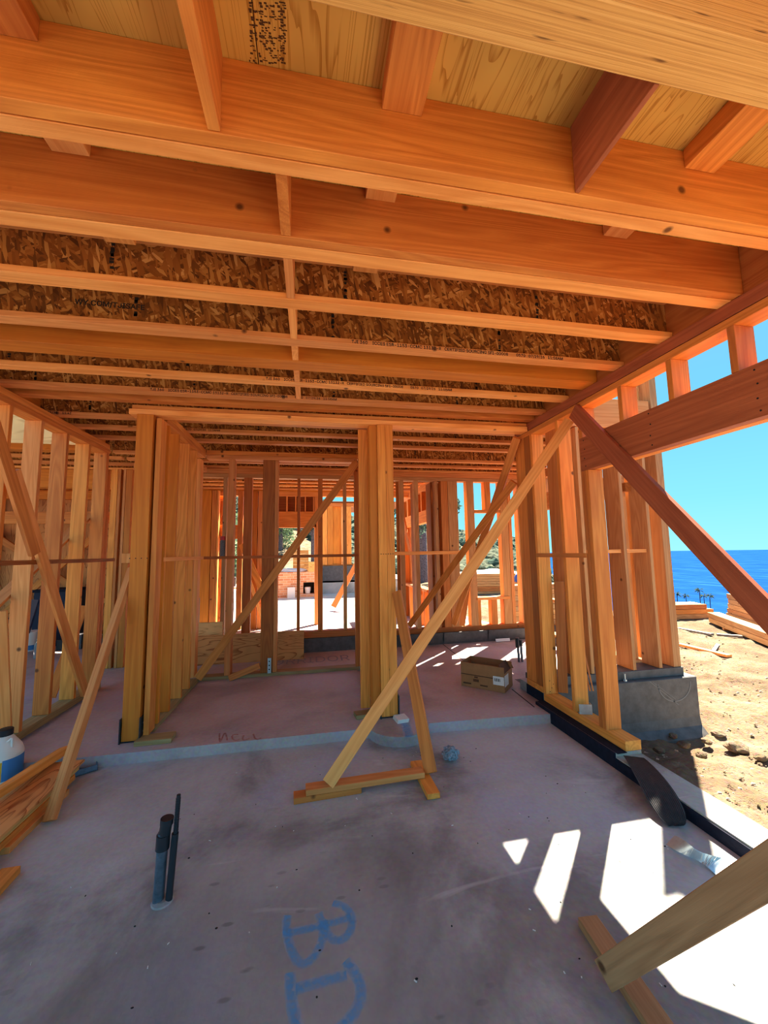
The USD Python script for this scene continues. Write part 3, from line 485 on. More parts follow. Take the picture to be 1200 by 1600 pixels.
for y0, y1, mat in ((7.25, 7.45, 'fir_pale'), (7.5, 7.6, 'fir'), (9.6, 9.8, 'fir'), (9.85, 10.1, 'fir_pale'), (10.15, 10.4, 'fir')): bx(side, 'stud', xw, xw + .14, y0, y1, .086, 2.9, mat)
bx(side, 'header', xw, xw + .14, 7.61, 9.59, 2.25, 2.5, 'fir'); bx(side, 'sill', xw - .03, xw + .16, 7.61, 9.59, .85, .9, 'fir_pale'); bx(side, 'top_plate', xw, xw + .14, 7.0, 10.5, 2.905, 3.04, 'fir_pale')
bx(side, 'panel', xw + .142, xw + .155, 7.0, 7.6, .09, 2.9, 'fir'); bx(side, 'panel', xw + .142, xw + .155, 9.15, 10.4, .09, 2.9, 'fir'); bx(side, 'panel', xw + .142, xw + .155, 7.61, 10.4, 2.51, 2.9, 'fir')
px(wf, 'panel', 684, 703, 850, YB + .145, .353, 2.9, .012, 'dark_wood'); px(wf, 'panel', 620, 629, 850, YB + .145, .353, 2.9, .012, 'fir_red')
for y0 in (7.9, 8.3, 8.7, 9.1): bx(side, 'cripple_stud', xw, xw + .14, y0, y0 + .1, 2.501, 2.904, 'fir'); bx(side, 'cripple_stud', xw, xw + .14, y0, y0 + .06, .09, .849, 'fir')
wfl = structure('wall_far_left', 'plywood sheathed wall with studs in the dim room on the left')
for k in range(6): bx(wfl, 'sheathing_panel', -9 + k * 1.22, -9 + k * 1.22 + 1.215, 9.3, 9.312, .09, 2.9, 'ply_red')
for k in range(16): bx(wfl, 'stud', -8.9 + k * .45, -8.86 + k * .45, 9.18, 9.299, .13, 2.86, 'fir_red')
bx(wfl, 'top_plate', -9, -1.7, 9.18, 9.3, 2.865, 3.04, 'fir'); bx(wfl, 'bottom_plate', -9, -1.7, 9.18, 9.3, .086, .128, 'fir_red')
bx(wfl, 'header', -9.0, -3.4, 7.4, 7.5, 2.22, 2.42, 'fir')
for u0, u1, mat in ((168, 178, 'fir'), (178.5, 183, 'fir_red'), (187, 191, 'fir_pale'), (191.5, 201, 'glulam'), (151, 160, 'fir_red')): px(wfl, 'stud', u0, u1, 860, 6.35, .087, 2.95, .12, mat)
bx(wfl, 'top_plate', -2.6, -1.6, 6.35, 6.47, 2.951, 3.046, 'fir_pale')
px(wfl, 'blocking', 190, 203, 870, 6.33, 1.56, 1.70, .018, 'fir_pale')
# ================================================================ things
# ---- the two posts with their steel post bases
def steel_base(p, w, d, h=.20):
    obj(p, 'post_base', cat(mbox(-w / 2 - .012, -w / 2 - .003, -d / 2 - .02, d / 2 + .01, 0, h), mbox(w / 2 + .003, w / 2 + .012, -d / 2 - .02, d / 2 + .01, 0, h), mbox(-w / 2 - .003, w / 2 + .003, -d / 2, d / 2, 0, .009)), 'steel_dark', label='dark steel post base')
    obj(p, 'bolt', cat(*[cyl((s * (w / 2 + .010), y, z), (s * (w / 2 + .02), y, z), .007, 6) for s in (-1, 1) for y in (-.04, .04) for z in (.07, .14)]), 'galvanized')
xa, xb = yat(202.5, 880, 3.84)[0], yat(229.5, 880, 3.84)[0]
p = thing('timber_post', 'thick amber timber post in a dark steel base at the left end of the beam', 'post', ((xa + xb) / 2, 3.925, G))
w = xb - xa
for k in range(2): bx(p, 'timber', -w / 2, w / 2, (-.085, -.0005)[k], (-.001, .085)[k], .012, 2.868, 'amber')
steel_base(p, w, .17)
obj(p, 'nail', cat(*[cyl((x, -.0862, 1.55), (x, -.084, 1.55), .005, 6) for x in np.linspace(-.07, .07, 4)]), 'ink')
xa, xb = yat(592.5, 880, 3.84)[0], yat(617.5, 880, 3.84)[0]
p = thing('timber_post', 'orange timber post in a dark steel base beside the long diagonal brace', 'post', ((xa + xb) / 2, 3.915, G))
w = xb - xa
bx(p, 'timber', -w / 2, 0, -.075, .075, .012, 2.868, 'fir'); bx(p, 'timber', .001, w / 2, -.075, .075, .012, 2.868, 'fir')
steel_base(p, w, .15)
obj(p, 'nail', cat(*[cyl((x, -.0762, 1.55), (x, -.074, 1.55), .005, 6) for x in np.linspace(-.06, .06, 6)]), 'ink')
xl = yat(579.5, 880, 3.87)[0]; bx(p, 'side_timber', xl - (xa + xb) / 2, -w / 2 - .002, -.045, .09, .003, 2.868, 'glulam')
xk = yat(562, 880, 4.0)[0]; bx(p, 'side_timber', xk - (xa + xb) / 2, xl - .002 - (xa + xb) / 2, .09, .13, .045, 2.86, 'fir')
tag(px(None, 'loose_stud', 235, 243.5, 880, 3.862, .1245, 2.93, .136, 'fir'), 'stud standing on the treated block right beside the left timber post', 'stud')

def one(name, label, cat_, fn, group=None):
    """a thing that is one board: fn builds it at top level and returns its path"""
    return tag(fn(name), label, cat_, group)
def lum(name, label, p0, p1, w, t, face, mat, cat_='board', group=None):
    return one(name, label, cat_, lambda n: board(None, n, p0, p1, w, t, face, mat), group)
cam_from = lambda p: EYE - p
# main brace in the middle of the room and its feet
a, b = zat(513, 1224, .085), xat(889, 658, 2.335)
lum('brace_board', 'long diagonal brace crossing the middle of the room up to the right wall plate', a, b, .089, .038, (-.35, -1, .15), 'fir_pale', 'brace')
lum('brace_board', 'short steep brace leaning from the middle post down to the small cross block', yat(620, 925, 3.80), zat(673, 1208, .048), .089, .038, (-.75, -1, .3), 'fir', 'brace')
a, b = zat(459, 1258, 0), zat(565, 1240, 0); d = unit(b - a); n = V(-d[1], d[0], 0)
lum('floor_block', 'short flat block under the left end of the brace foot on the slab', a + n * .045 + V(0, 0, .019), b + n * .045 + V(0, 0, .019), .089, .038, (0, 0, 1), 'fir', 'block')
a, b = zat(478, 1245, .038), zat(664, 1216, .040); d = unit(b - a); n = V(-d[1], d[0], 0)
lum('floor_block', 'long flat board lying across two blocks at the foot of the big brace', a + n * .045 + V(0, 0, .0195), b + n * .045 + V(0, 0, .0195), .089, .037, (0, 0, 1), 'fir_pale', 'board')
a, b = zat(678, 1249, 0), zat(650, 1196, 0)
lum('floor_block', 'small block pointing at the viewer under the foot of the short brace', a + V(0, 0, .019), b + V(0, 0, .019), .089, .036, (0, 0, 1), 'fir', 'block')
lum('brace_board', 'thin brown brace behind the big brace leaning to the corner of the right wall', yat(640, 977, 6.42), xat(803, 753, 2.31), .089, .038, (-.3, -1, .2), 'fir', 'brace')
lum('brace_board', 'steep dark brace rising to the right wall corner behind the big brace', yat(709, 975, 6.45), xat(808, 684, 2.30), .089, .038, (-.6, -1, .1), 'fir_red', 'brace')
a, b = xat(897, 642, 2.338), xat(1200, 960, 2.338); b = a + (b - a) * 1.75
lum('brace_board', 'diagonal brace crossing the open side of the right wall against the sky', a, b, .135, .038, (-1, 0, 0), 'red_header', 'brace')
q = EYE + ray(1200, 1361) * 1.0; a = zat(947, 1522, .078); b = a + (q - a) * 2.0
lum('brace_board', 'big brace in the bottom right corner of the photo, close to the viewer', a, b, .085, .036, (-.50, -.50, .50), 'fir_worn', 'brace')
a, b = zat(918, 1438, .019), zat(1042, 1622, .019)
lum('floor_block', 'block lying on the slab under the closest brace at bottom right', a, b, .089, .038, (0, 0, 1), 'fir_worn', 'block')
# left side braces
lum('brace_board', 'steep brace nailed across the studs of the left wall', xat(22, 735, -2.42), xat(133, 1084, -2.42), .089, .038, (1, -.25, 0), 'fir_pale', 'brace')
lum('brace_board', 'upper half length brace at the left edge overlapping the steep one', xat(-14, 650, -2.38), xat(54, 866, -2.38), .089, .038, (1, -.25, 0), 'fir', 'brace')
lum('brace_board', 'pale brace rising to the right behind the left wall studs', xat(-30, 965, -2.66), xat(141, 803, -2.66), .089, .038, (.2, -1, .1), 'fir_pale', 'brace')
lum('brace_board', 'dim brace falling to the right against the far left wall', yat(-25, 825, 9.08), yat(133, 930, 9.08), .12, .05, (0, -1, 0), 'fir_red', 'brace')
lum('brace_board', 'dim brace rising to the right against the far left wall', yat(-25, 985, 8.98), yat(148, 838, 8.98), .12, .05, (0, -1, 0), 'fir', 'brace')
lum('brace_board', 'low brace at the foot of the left wall near its far end', xat(131, 947, -2.70), xat(79, 1090, -2.70), .089, .038, (.3, -1, 0), 'fir', 'brace')
lum('brace_board', 'long leaning brace from the lumber pile up to the left post', zat(77, 1283, .02), yat(207, 886, 4.04), .089, .038, (-.75, -1, .35), 'fir_pale', 'brace')
lum('brace_board', 'red brown diagonal brace across the back of the alcove', yat(557, 722, 5.412), yat(309, 1060, 5.412), .10, .038, (0, -1, 0), 'fir_red', 'brace')
lum('brace_board', 'bright brace lying against the far stem wall beyond the alcove', yat(521, 948, 11.0), yat(560, 876, 11.4), .14, .05, (-.3, -1, 0), 'fir_pale', 'brace')
lum('brace_board', 'pale thin brace in the side room seen right of the middle post', yat(622, 775, 8.9), yat(657, 930, 7.3), .09, .04, (-1, -.5, 0), 'fir_pale', 'brace')
lum('brace_board', 'brace falling to the right behind the dark back post', yat(378, 850, 8.76), yat(428, 965, 8.76), .13, .05, (0, -1, 0), 'fir', 'brace')
lum('brace_board', 'steep thin brace low behind the dark back post', yat(388, 900, 8.7), yat(410, 968, 8.7), .07, .04, (0, -1, 0), 'fir_pale', 'brace')
lum('brace_board', 'stub brace leaning at the right end of the rear wall sill', yat(722, 978, 6.40), yat(731, 912, 6.40), .09, .038, (-.4, -1, 0), 'fir', 'brace')
lum('board', 'narrow brown board leaning between the right wall studs', xat(880, 1082, 2.535), xat(873, 908, 2.535), .09, .03, (-.5, -1, 0), 'fir_red')
for k in range(2): lum('wood_strip', ('thin pale strip leaning left of another behind the right wall studs', 'thin pale strip leaning right of another behind the right wall studs')[k], xat(922 + 5 * k, 1080, 2.56), xat(902 + 4 * k, 990, 2.56), .014, .006, (-.5, -1, 0), 'fir_pale', 'strip')
a = yat(773, 995, 6.50); b = yat(795, 994, 6.50); lum('trim_strip', 'short white strip lying against the rear curb membrane', V(a[0], 6.47, .115), V(b[0], 6.47, .115), .05, .01, (0, -1, .3), 'paper_white', 'strip')
lum('board', 'short upright board standing at the left edge before the left wall', xat(6, 1160, -2.36), xat(-2, 955, -2.36), .10, .03, (.3, -1, 0), 'fir_pale')
lum('offcut', 'short offcut leaning on the plate at the foot of the dark back post', yat(358, 1060, 5.38), yat(406, 1040, 5.38), .075, .035, (0, -1, .2), 'fir_red')
a, b, c = zat(208, 1168, G), zat(267, 1161.5, G), zat(274, 1150, G); d = unit(b - a); n = V(-d[1], d[0], 0)
lum('floor_block', 'greenish treated block under the stud next to the left post', a + n * .075 + V(0, 0, .0195), b + n * .075 + V(0, 0, .0195), .14, .038, (0, 0, 1), 'treated', 'block')
a, b = zat(556, 1126, G), zat(602, 1119, G)
lum('floor_block', 'flat block on the step edge at the foot of the middle post', a + V(.0, .07, .019), b + V(-.01, .07, .019), .12, .036, (0, 0, 1), 'treated', 'block')

# plywood leaning in the alcove
p = thing('plywood_sheet', 'low reddish plywood sheet with swirling grain standing behind the dark back post', 'plywood sheet')
for u0, u1 in ((303, 352), (352.4, 475)):
    a0, a1 = yat(u0, 1000, 6.2)[0], yat(u1, 1000, 6.2)[0]
    bx(p, 'panel', a0, a1, 6.2, 6.22, G, .50 if u0 > 310 else .495, 'ply_red')
tag(px(None, 'plywood_strip', 303, 348, 960, 6.32, .30, .665, .018, 'ply_pale'), 'pale plywood strip standing behind the low reddish sheet', 'plywood sheet')
tag(px(None, 'grey_panel', 304.5, 311, 938, 6.36, G, 1.02, .05, 'grey_plastic'), 'tall narrow grey case standing at the left end of the plywood sheets', 'case')

# lumber pile at the left edge
xe = -1.68
def pile(name, label, x0, x1, y0, y1, z0, z1, mat, cat_='board'): return tag(bx(None, name, x0, x1, y0, y1, z0, z1, mat), label, cat_)
pile('lumber_board', 'pale bottom board sticking out under the left lumber pile', xe - .13, xe + .022, 2.74, 3.30, 0, .038, 'fir_pale')
pile('lumber_board', 'bottom bearer under the far end of the left lumber pile', xe - .36, xe - .20, 2.3, 3.40, 0, .037, 'fir')
pile('lumber_board', 'second board up in the left lumber pile', xe - .36, xe - .005, 2.0, 3.42, .0385, .076, 'fir')
pile('lumber_board', 'third board up in the left lumber pile, edge showing thin layers', xe - .36, xe - .012, 2.1, 3.48, .0765, .108, 'ply_edge')
pile('plywood_sheet', 'red brown sheet on top of the left lumber pile', xe - .36, xe, 2.1, 3.53, .1085, .125, 'ply_red', 'plywood sheet')
lum('lumber_board', 'rough orange board lying slantwise above the left lumber pile', zat(104, 1170, .15), zat(-40, 1262, .215), .10, .045, (-.2, -.55, .8), 'fir')
a = zat(33, 1352, .038); lum('lumber_board', 'board end poking in low at the left edge, nearest the viewer', a + V(-.045, 0, -.019), a + V(-.03, -1.1, -.019), .089, .038, (0, 0, 1), 'fir')

# pipes
p = thing('pipe_stub', 'short grey pipe stub with a rusty rod standing in the near slab', 'pipe', (-.715, 2.235, 0))
obj(p, 'pipe', cyl((0, 0, -.02), (.014, 0, .31), .025, 20), 'pipe_grey', smooth=40)
obj(p, 'collar', cyl((.011, 0, .235), (.014, 0, .30), .031, 20), 'pipe_black', smooth=40)
obj(p, 'cap', cat(cyl((.018, 0, .302), (.026, 0, .352), .027, 16), cyl((.026, 0, .345), (.028, 0, .372), .030, 16)), 'pipe_black', smooth=40)
obj(p, 'rod', cat(cyl((.048, -.005, -.02), (.068, -.005, .30), .016, 14), cyl((.066, -.005, .24), (.078, -.005, .475), .0095, 10), *[cyl((.0705 + .0005 * k, -.005, .31 + .012 * k), (.0708 + .0005 * k, -.005, .316 + .012 * k), .0115, 10) for k in range(13)]), 'pipe_black', smooth=40)
obj(p, 'grout_ring', lathe([[0, .0], [.05, .0], [.046, .006], [.03, .012], [0, .012]], 18), 'slab_concrete', T=place(*E3, (.02, 0, 0)))
a = zat(813, 1034, G)
p = thing('pipe_stub', 'pair of thin grey pipes with a black cap standing before the rear curb', 'pipe', a)
obj(p, 'pipe', cat(cyl((-.02, 0, -.02), (-.025, 0, .26), .016), cyl((.03, 0, -.02), (.02, 0, .26), .016)), 'pipe_grey', smooth=40)
obj(p, 'cap', cat(cyl((-.03, 0, .2), (-.032, 0, .33), .028), cyl((.02, 0, .22), (.02, 0, .30), .026)), 'pipe_black', smooth=40)

# carton
a, b, c = zat(721, 1071, G), zat(789, 1083.5, G), zat(799.5, 1076, G)
ux = unit(b - a); W_ = np.linalg.norm(b - a); uy = V(-ux[1], ux[0], 0); D_ = .30; Hh = .27
p = path(None, 'cardboard_box'); x = UsdGeom.Xform.Define(stage, p); x.AddTransformOp().Set(place(ux, uy, (0, 0, 1), a)); tag(p, 'open brown cardboard box with a white label on the raised slab', 'box')
t = .006
obj(p, 'body', cat(mbox(0, W_, 0, t, .002, Hh), mbox(0, W_, D_ - t, D_, .002, Hh), mbox(0, t, t, D_ - t, .002, Hh), mbox(W_ - t, W_, t, D_ - t, .002, Hh - .07), mbox(t, W_ - t, t, D_ - t, .002, .01)), 'cardboard')
fl = trimesh.creation.box((W_ * .95, .15, .005)); fl.apply_transform(trimesh.transformations.rotation_matrix(-.75, [1, 0, 0], [0, -.075, 0])); fl.apply_translation((W_ / 2, D_ + .07, Hh + .002))
obj(p, 'flap', fl, 'cardboard'); fl = trimesh.creation.box((.12, D_ * .9, .005)); fl.apply_transform(trimesh.transformations.rotation_matrix(1.05, [0, 1, 0])); fl.apply_translation((W_ - .035, D_ / 2, Hh - .035))
obj(p, 'flap', fl, 'cardboard_dark')
obj(p, 'printing', cat(mbox(0, W_, -.0012, 0, Hh * .50, Hh * .535), mbox(W_ * .29, W_ * .42, -.0012, 0, Hh * .26, Hh * .37), mbox(W_ * .32, W_ * .40, -.0012, 0, Hh * .41, Hh * .48), mbox(W_ * .05, W_ * .24, -.0012, 0, Hh * .12, Hh * .18), mbox(W_ * .45, W_ * .62, -.0012, 0, Hh * .12, Hh * .18)), 'cardboard_dark')
obj(p, 'label', cat(mbox(W_ * .75, W_ - .004, -.0014, 0, Hh * .28, Hh * .62), mbox(W_, W_ + .0014, .01, D_ * .5, Hh * .22, Hh * .66)), 'paper_white'); obj(p, 'barcode', cat(*[mbox(W_ * .78 + k * .010, W_ * .78 + k * .010 + .005, -.0022, -.0014, Hh * .42, Hh * .54) for k in range(7)]), 'ink')

# rag, papers, bracket, mat, flashing, tray
r_ = trimesh.creation.icosphere(3, 1.0); v = r_.vertices.copy(); k = meshkit.fbm(v * 2.6 + 5, 4, 2)[:, None]; r_.vertices = v * (.35 + 1.1 * k) * [.075, .06, .055]; r_.vertices[:, 2] -= r_.vertices[:, 2].min(); r_.fix_normals()
p = tag(obj(None, 'crumpled_rag', r_, 'rag', T=place(*E3, zat(704, 1189, 0))), 'small crumpled grey rag on the slab right of the short brace', 'rag')
p = thing('tile_stack', 'small stack of pale square shims on the slab right of the middle post', 'stack', zat(629, 1129, G), 8)
for k in range(3): obj(p, 'shim', cbox(.11, .13, .010, .001), 'paper_white', T=place(*E3, (.003 * k, .05 - .002 * k, .006 + .011 * k)))
p = thing('framing_bracket', 'bent pale steel bracket lying on the right wall bottom plate', 'bracket', (2.415, 3.27, .187), -18)
obj(p, 'plate', cat(mbox(-.055, .055, -.002, .0, 0, .085), mbox(.053, .055, 0, .055, 0, .085), mbox(-.055, .055, -.0, .05, 0, .002)), 'galvanized')
def loft(lp, rp, n=40, ribs=0, amp=.0, th=.004, wig=0):
    from scipy.interpolate import CubicSpline
    s = np.linspace(0, 1, len(lp)); ss = np.linspace(0, 1, n); A, B = CubicSpline(s, lp)(ss), CubicSpline(s, rp)(ss)
    m = max(2, ribs * 4 + 1); q = np.linspace(0, 1, m)
    P = A[:, None] * (1 - q[None, :, None]) + B[:, None] * q[None, :, None]
    du, dv = np.gradient(P, axis=0), np.gradient(P, axis=1); N = np.cross(dv, du); N /= np.linalg.norm(N, axis=2, keepdims=True) + 1e-9; N *= np.sign(N[..., 2:] + 1e-6)
    P = P + N * (amp * np.sin(q * ribs * 2 * math.pi))[None, :, None]
    Q = P - N * th; k = n * m
    i, j = np.meshgrid(np.arange(n - 1), np.arange(m - 1), indexing='ij'); a = (i * m + j).ravel(); f = np.stack([a, a + 1, a + m + 1, a + m], -1); F = [f, f[:, ::-1] + k]
    def rim(ids): ids = np.array(ids); F.append(np.stack([ids[:-1], ids[:-1] + k, ids[1:] + k, ids[1:]], -1))
    rim(np.arange(n) * m); rim((np.arange(n) * m + m - 1)[::-1]); rim(np.arange(m)[::-1]); rim((n - 1) * m + np.arange(m))
    t = trimesh.Trimesh(np.vstack([P.reshape(-1, 3), Q.reshape(-1, 3)]), np.vstack([np.vstack(F)[:, [0, 1, 2]], np.vstack(F)[:, [0, 2, 3]]]), process=False); t.fix_normals(); return t
lp = [zat(974, 1180, .113), zat(994, 1215, .112), zat(1018, 1258, .065), zat(1046, 1291, .012)]; rp = [zat(1006, 1184, .128), zat(1040, 1218, .118), zat(1068, 1262, .085), zat(1066, 1288, .012)]
tag(obj(None, 'ribbed_mat', loft(lp, rp, 40, 16, .0022, .005), 'ribbed_black', smooth=50), 'black ribbed rubber strip draped from the right wall plate down to the slab', 'mat')
lp = [zat(1041, 1319, .012), zat(1066, 1334, .012), zat(1094, 1347, .015), zat(1118, 1366, .008), zat(1140, 1385, .01)]; rp = [zat(1054, 1305, .05), zat(1078, 1320, .075), zat(1100, 1333, .06), zat(1146, 1345, .02), zat(1185, 1362, .02)]
tag(obj(None, 'metal_flashing', loft(lp, rp, 30, 0, 0, .003), 'galvanized', smooth=50), 'crumpled pale metal flashing strip lying in the sun by the right curb', 'flashing')
a = zat(120, 1214, 0); p = thing('metal_tray', 'shallow blue grey metal tray on the slab behind the left lumber pile', 'tray', a, 32)
obj(p, 'tray', cat(mbox(-.16, .13, 0, .20, .004, .010), mbox(-.16, .13, 0, .006, .004, .045), mbox(-.16, .13, .194, .20, .004, .045), mbox(-.16, -.154, 0, .2, .004, .045), mbox(.124, .13, 0, .2, .004, .045)), 'tray_blue')
# jug
a = zat(6, 1220, 0); a[1] -= .02
p = thing('jug', 'white plastic jug with a blue and yellow label at the left edge', 'jug', a)
obj(p, 'body', lathe([[0, 0], [.108, 0], [.115, .012], [.115, .20], [.112, .215], [.10, .25], [.055, .315], [.042, .33], [.042, .335], [0, .335]], 40), 'plastic_white', smooth=40)
obj(p, 'cap', lathe([[0, .335], [.046, .335], [.046, .375], [.04, .38], [0, .38]], 28), 'pipe_black', smooth=40)
def band(r, z0, z1, t0, t1, n=24): th = np.linspace(t0, t1, n); P = np.array([[r * math.cos(t), r * math.sin(t), z] for z in (z0, z1) for t in th]); i = np.arange(n - 1); return P, np.stack([i, i + 1, i + 1 + n, i + n], -1)
obj(p, 'label', band(.1158, .045, .19, -1.06, .9), 'plastic_blue', smooth=True, label='blue label'); obj(p, 'label', band(.1158, .045, .18, -2.6, -1.07), 'plastic_yellow', smooth=True, label='yellow label')
obj(p, 'handle', cat(*[cyl((.06 * math.cos(-.8) + .03 * q[0], .06 * math.sin(-.8), .30 + .06 * q[1]), (.06 * math.cos(-.8) + .03 * w_[0], .06 * math.sin(-.8), .30 + .06 * w_[1]), .008) for q, w_ in (((0, 0), (1, .4)), ((1, .4), (1.1, -.6)), ((1.1, -.6), (1.0, -1)))]), 'plastic_white', smooth=40)
# aerosol can on the alcove strap
p = thing('spray_can', 'dark spray can with a red cap standing on the alcove wall strap', 'spray can', (yat(347.5, 868, 5.41)[0], 5.41, 1.638))
obj(p, 'can', lathe([[0, 0], [.031, 0], [.033, .004], [.033, .19], [.027, .205], [0, .205]], 24), 'can_dark', smooth=40); obj(p, 'cap', lathe([[0, .206], [.032, .206], [.031, .255], [0, .258]], 24), 'red_cap', smooth=40)
# ---- dim things behind the left wall
def chair(loc, rz):
    p = thing('folding_chair', 'navy folding camp chair in the dim room behind the left wall', 'chair', loc, rz)
    obj(p, 'leg', cat(cyl((-.24, -.2, 0), (.22, .2, .42), .011), cyl((-.24, .2, 0), (.22, -.2, .42), .011), cyl((.24, -.2, 0), (-.22, -.2, .43), .011), cyl((.24, .2, 0), (-.22, .2, .43), .011)), 'pipe_black')
    s = mbox(-.25, .25, -.22, .22, .405, .42); obj(p, 'seat', s, 'navy'); b = mbox(-.25, .25, -.012, .012, 0, .50); b.apply_transform(trimesh.transformations.rotation_matrix(-.2, [1, 0, 0])); b.apply_translation((0, .23, .43)); obj(p, 'backrest', b, 'navy')
    obj(p, 'armrest', cat(mbox(-.29, -.24, -.22, .2, .62, .645), mbox(.24, .29, -.22, .2, .62, .645)), 'navy')
chair((-4.55, 7.0, G), -38)
a = zat(46, 1016, G); p = thing('paint_bucket', 'white and blue bucket on the floor behind the left wall studs', 'bucket', a)
obj(p, 'pail', lathe([[0, 0], [.12, 0], [.14, .30], [.145, .30], [.145, .32], [0, .32]], 28), 'plastic_white', smooth=40); obj(p, 'band', lathe([[.1215, .02], [.125, .02], [.132, .10], [.128, .10]], 28), 'plastic_blue', smooth=40)
obj(p, 'handle', trimesh.util.concatenate([cyl((.145 * math.cos(t), -.02, .30 - .1 * math.sin(t)), (.145 * math.cos(t + .3), -.02, .30 - .1 * math.sin(t + .3)), .004, 6) for t in np.arange(0, 3.0, .3)]), 'steel_dark')
for k, (u, v) in enumerate(((58, 1028), (62, 1016))):
    p = thing('water_bottle', ('clear water bottle standing left of another beside the white bucket', 'clear water bottle standing right of another beside the white bucket')[k], 'bottle', zat(u, v, G))
    obj(p, 'bottle', lathe([[0, 0], [.045, 0], [.048, .02], [.048, .20], [.02, .26], [.018, .28], [0, .28]], 20), 'clear_plastic', smooth=40); obj(p, 'cap', lathe([[0, .281], [.02, .281], [.02, .30], [0, .30]], 16), 'paper_white')
p = thing('storage_bin', 'dark navy bin standing in the dim room behind the left wall', 'bin', (yat(95, 945, 8.45)[0], 8.45, G))
obj(p, 'bin', extr(shapely.box(-.3, -.25, .3, .25), 0, .95), 'navy'); obj(p, 'lid', cat(mbox(-.32, .32, -.27, .27, .951, 1.0)), 'membrane_dark')
p = thing('tool_heap', 'heap of dark tool cases low in the dim room on the left', 'tool cases', (yat(110, 985, 7.9)[0], 7.9, G))
for k in range(4): bx(p, 'case', -.14 + .2 * k, .04 + .2 * k, -.12, .12, 0, .18 + .07 * (k % 3), ('pipe_black', 'grey_plastic', 'navy', 'steel_dark')[k], c=.01)
p = thing('sawhorse', 'pale sawhorse legs with a black clamp behind the left wall end', 'sawhorse', zat(165, 1000, G))
obj(p, 'leg', cat(cyl((-.12, 0, 0), (-.03, 0, .7), .022, 4), cyl((.14, 0, 0), (.03, 0, .7), .022, 4), cyl((-.12, .5, 0), (-.03, .5, .7), .022, 4), cyl((.14, .5, 0), (.03, .5, .7), .022, 4)), 'fir_pale'); bx(p, 'top_rail', -.05, .05, -.1, .6, .70, .79, 'fir_pale')
# ---- the work table seen through the alcove
yT = 10.3; xT0, xT1 = yat(344, 912, yT)[0], yat(378, 912, yT)[0]
p = thing('work_table', 'white topped folding work table beyond the alcove', 'table', ((xT0 + xT1) / 2, yT, G)); w = xT1 - xT0
obj(p, 'table_top', cbox(w, .7, .05, .01), 'paper_white', T=place(*E3, (0, .3, .76)))
for s in (-1, 1): obj(p, 'leg', cat(cyl((s * w * .40, .05, 0), (s * w * .18, .3, .73), .016, 8), cyl((s * w * .40, .55, 0), (s * w * .18, .3, .73), .016, 8)), 'galvanized')
for k, (dx, h, wd, mt, nm, lb) in enumerate(((-.27, .32, .18, 'pipe_black', 'tool_case', 'black case on the left of the work table'), (-.02, .22, .14, 'grey_plastic', 'tool_case', 'grey case in the middle of the work table'), (.17, .40, .09, 'dark_wood', 'tool_case', 'narrow brown case on the right of the work table'), (.27, .12, .06, 'gas_yellow', 'tool_case', 'small yellow case on the work table'))):
    tag(obj(None, nm, cbox(wd, .2, h, .012), mt, T=place(*E3, ((xT0 + xT1) / 2 + dx, yT + .3, G + .786 + h / 2))), lb, 'case')
for k, (dx, h, wd) in enumerate(((-.2, .28, .22), (.62, .42, .20))):
    s = trimesh.creation.icosphere(2); s.vertices *= (.55 + .5 * meshkit.noise(s.vertices * 2 + k, 4))[:, None] * [wd, .2, h]; s.vertices[:, 2] -= s.vertices[:, 2].min()
    tag(obj(None, 'work_bag', s, 'membrane_dark', T=place(*E3, ((xT0 + xT1) / 2 + dx, yT - .28, G)), smooth=True), ('lumpy black bag under the work table', 'tall black bag beside the right legs of the work table')[k], 'bag')
# ---- brick fireplace on the sunny patio
yF = 14.9; f0, f1 = yat(433, 910, yF)[0], yat(500, 910, yF)[0]
p = thing('brick_fireplace', 'red brick outdoor fireplace with a dark firebox on the sunny patio', 'fireplace')
h0, h1 = yat(474, 900, yF)[0], yat(491, 900, yF)[0]; zb0, zb1 = yat(480, 928, yF)[2], yat(480, 910, yF)[2]
hw = mbox(f0, f1, yF, yF + .6, G - .02, .99)
obj(p, 'surround', cat(mbox(f0, h0, yF, yF + .6, G - .02, .99), mbox(h1, f1, yF, yF + .6, G - .02, .99), mbox(h0, h1, yF, yF + .6, G - .02, zb0), mbox(h0, h1, yF, yF + .6, zb1, .99)), 'brick')
obj(p, 'firebox', mbox(h0, h1, yF + .45, yF + .59, zb0, zb1), 'brick_dark'); bx(p, 'mantel_panel', yat(482, 880, yF)[0], yat(492, 880, yF)[0], yF - .01, yF + .5, .991, 1.35, 'cedar_fence')
for k in range(9):
    for q in range(12): pass
tag(px(None, 'white_sheet', 449, 461, 925, 14.7, G - .018, .46, .02, 'paper_white'), 'white board leaning at the base of the brick fireplace', 'board')
tag(obj(None, 'white_pot', lathe([[0, 0], [.09, 0], [.12, .22], [.1, .24], [0, .24]], 20), 'plastic_white', T=place(*E3, ((h0 * .6 + h1 * .4), yF + .2, zb0 + .001)), smooth=40), 'small white pot inside the firebox', 'pot')
p = thing('tarp_heap', 'heap of white sheeting lying on top of the brick fireplace', 'sheeting', ((f0 + f1) / 2 - .25, yF + .3, .985))
s = trimesh.creation.icosphere(3); s.vertices *= (.5 + .6 * meshkit.fbm(s.vertices * 1.8, 3, 6))[:, None] * [.65, .25, .17]; s.vertices[:, 2] = np.maximum(s.vertices[:, 2], 0.008); obj(p, 'sheet', s, 'paper_white', smooth=True)
xs_ = np.linspace(yat(458, 870, 19)[0], yat(482, 870, 19)[0], 2)
p = thing('board_fence', 'warm horizontal board fence behind the brick fireplace', 'fence')
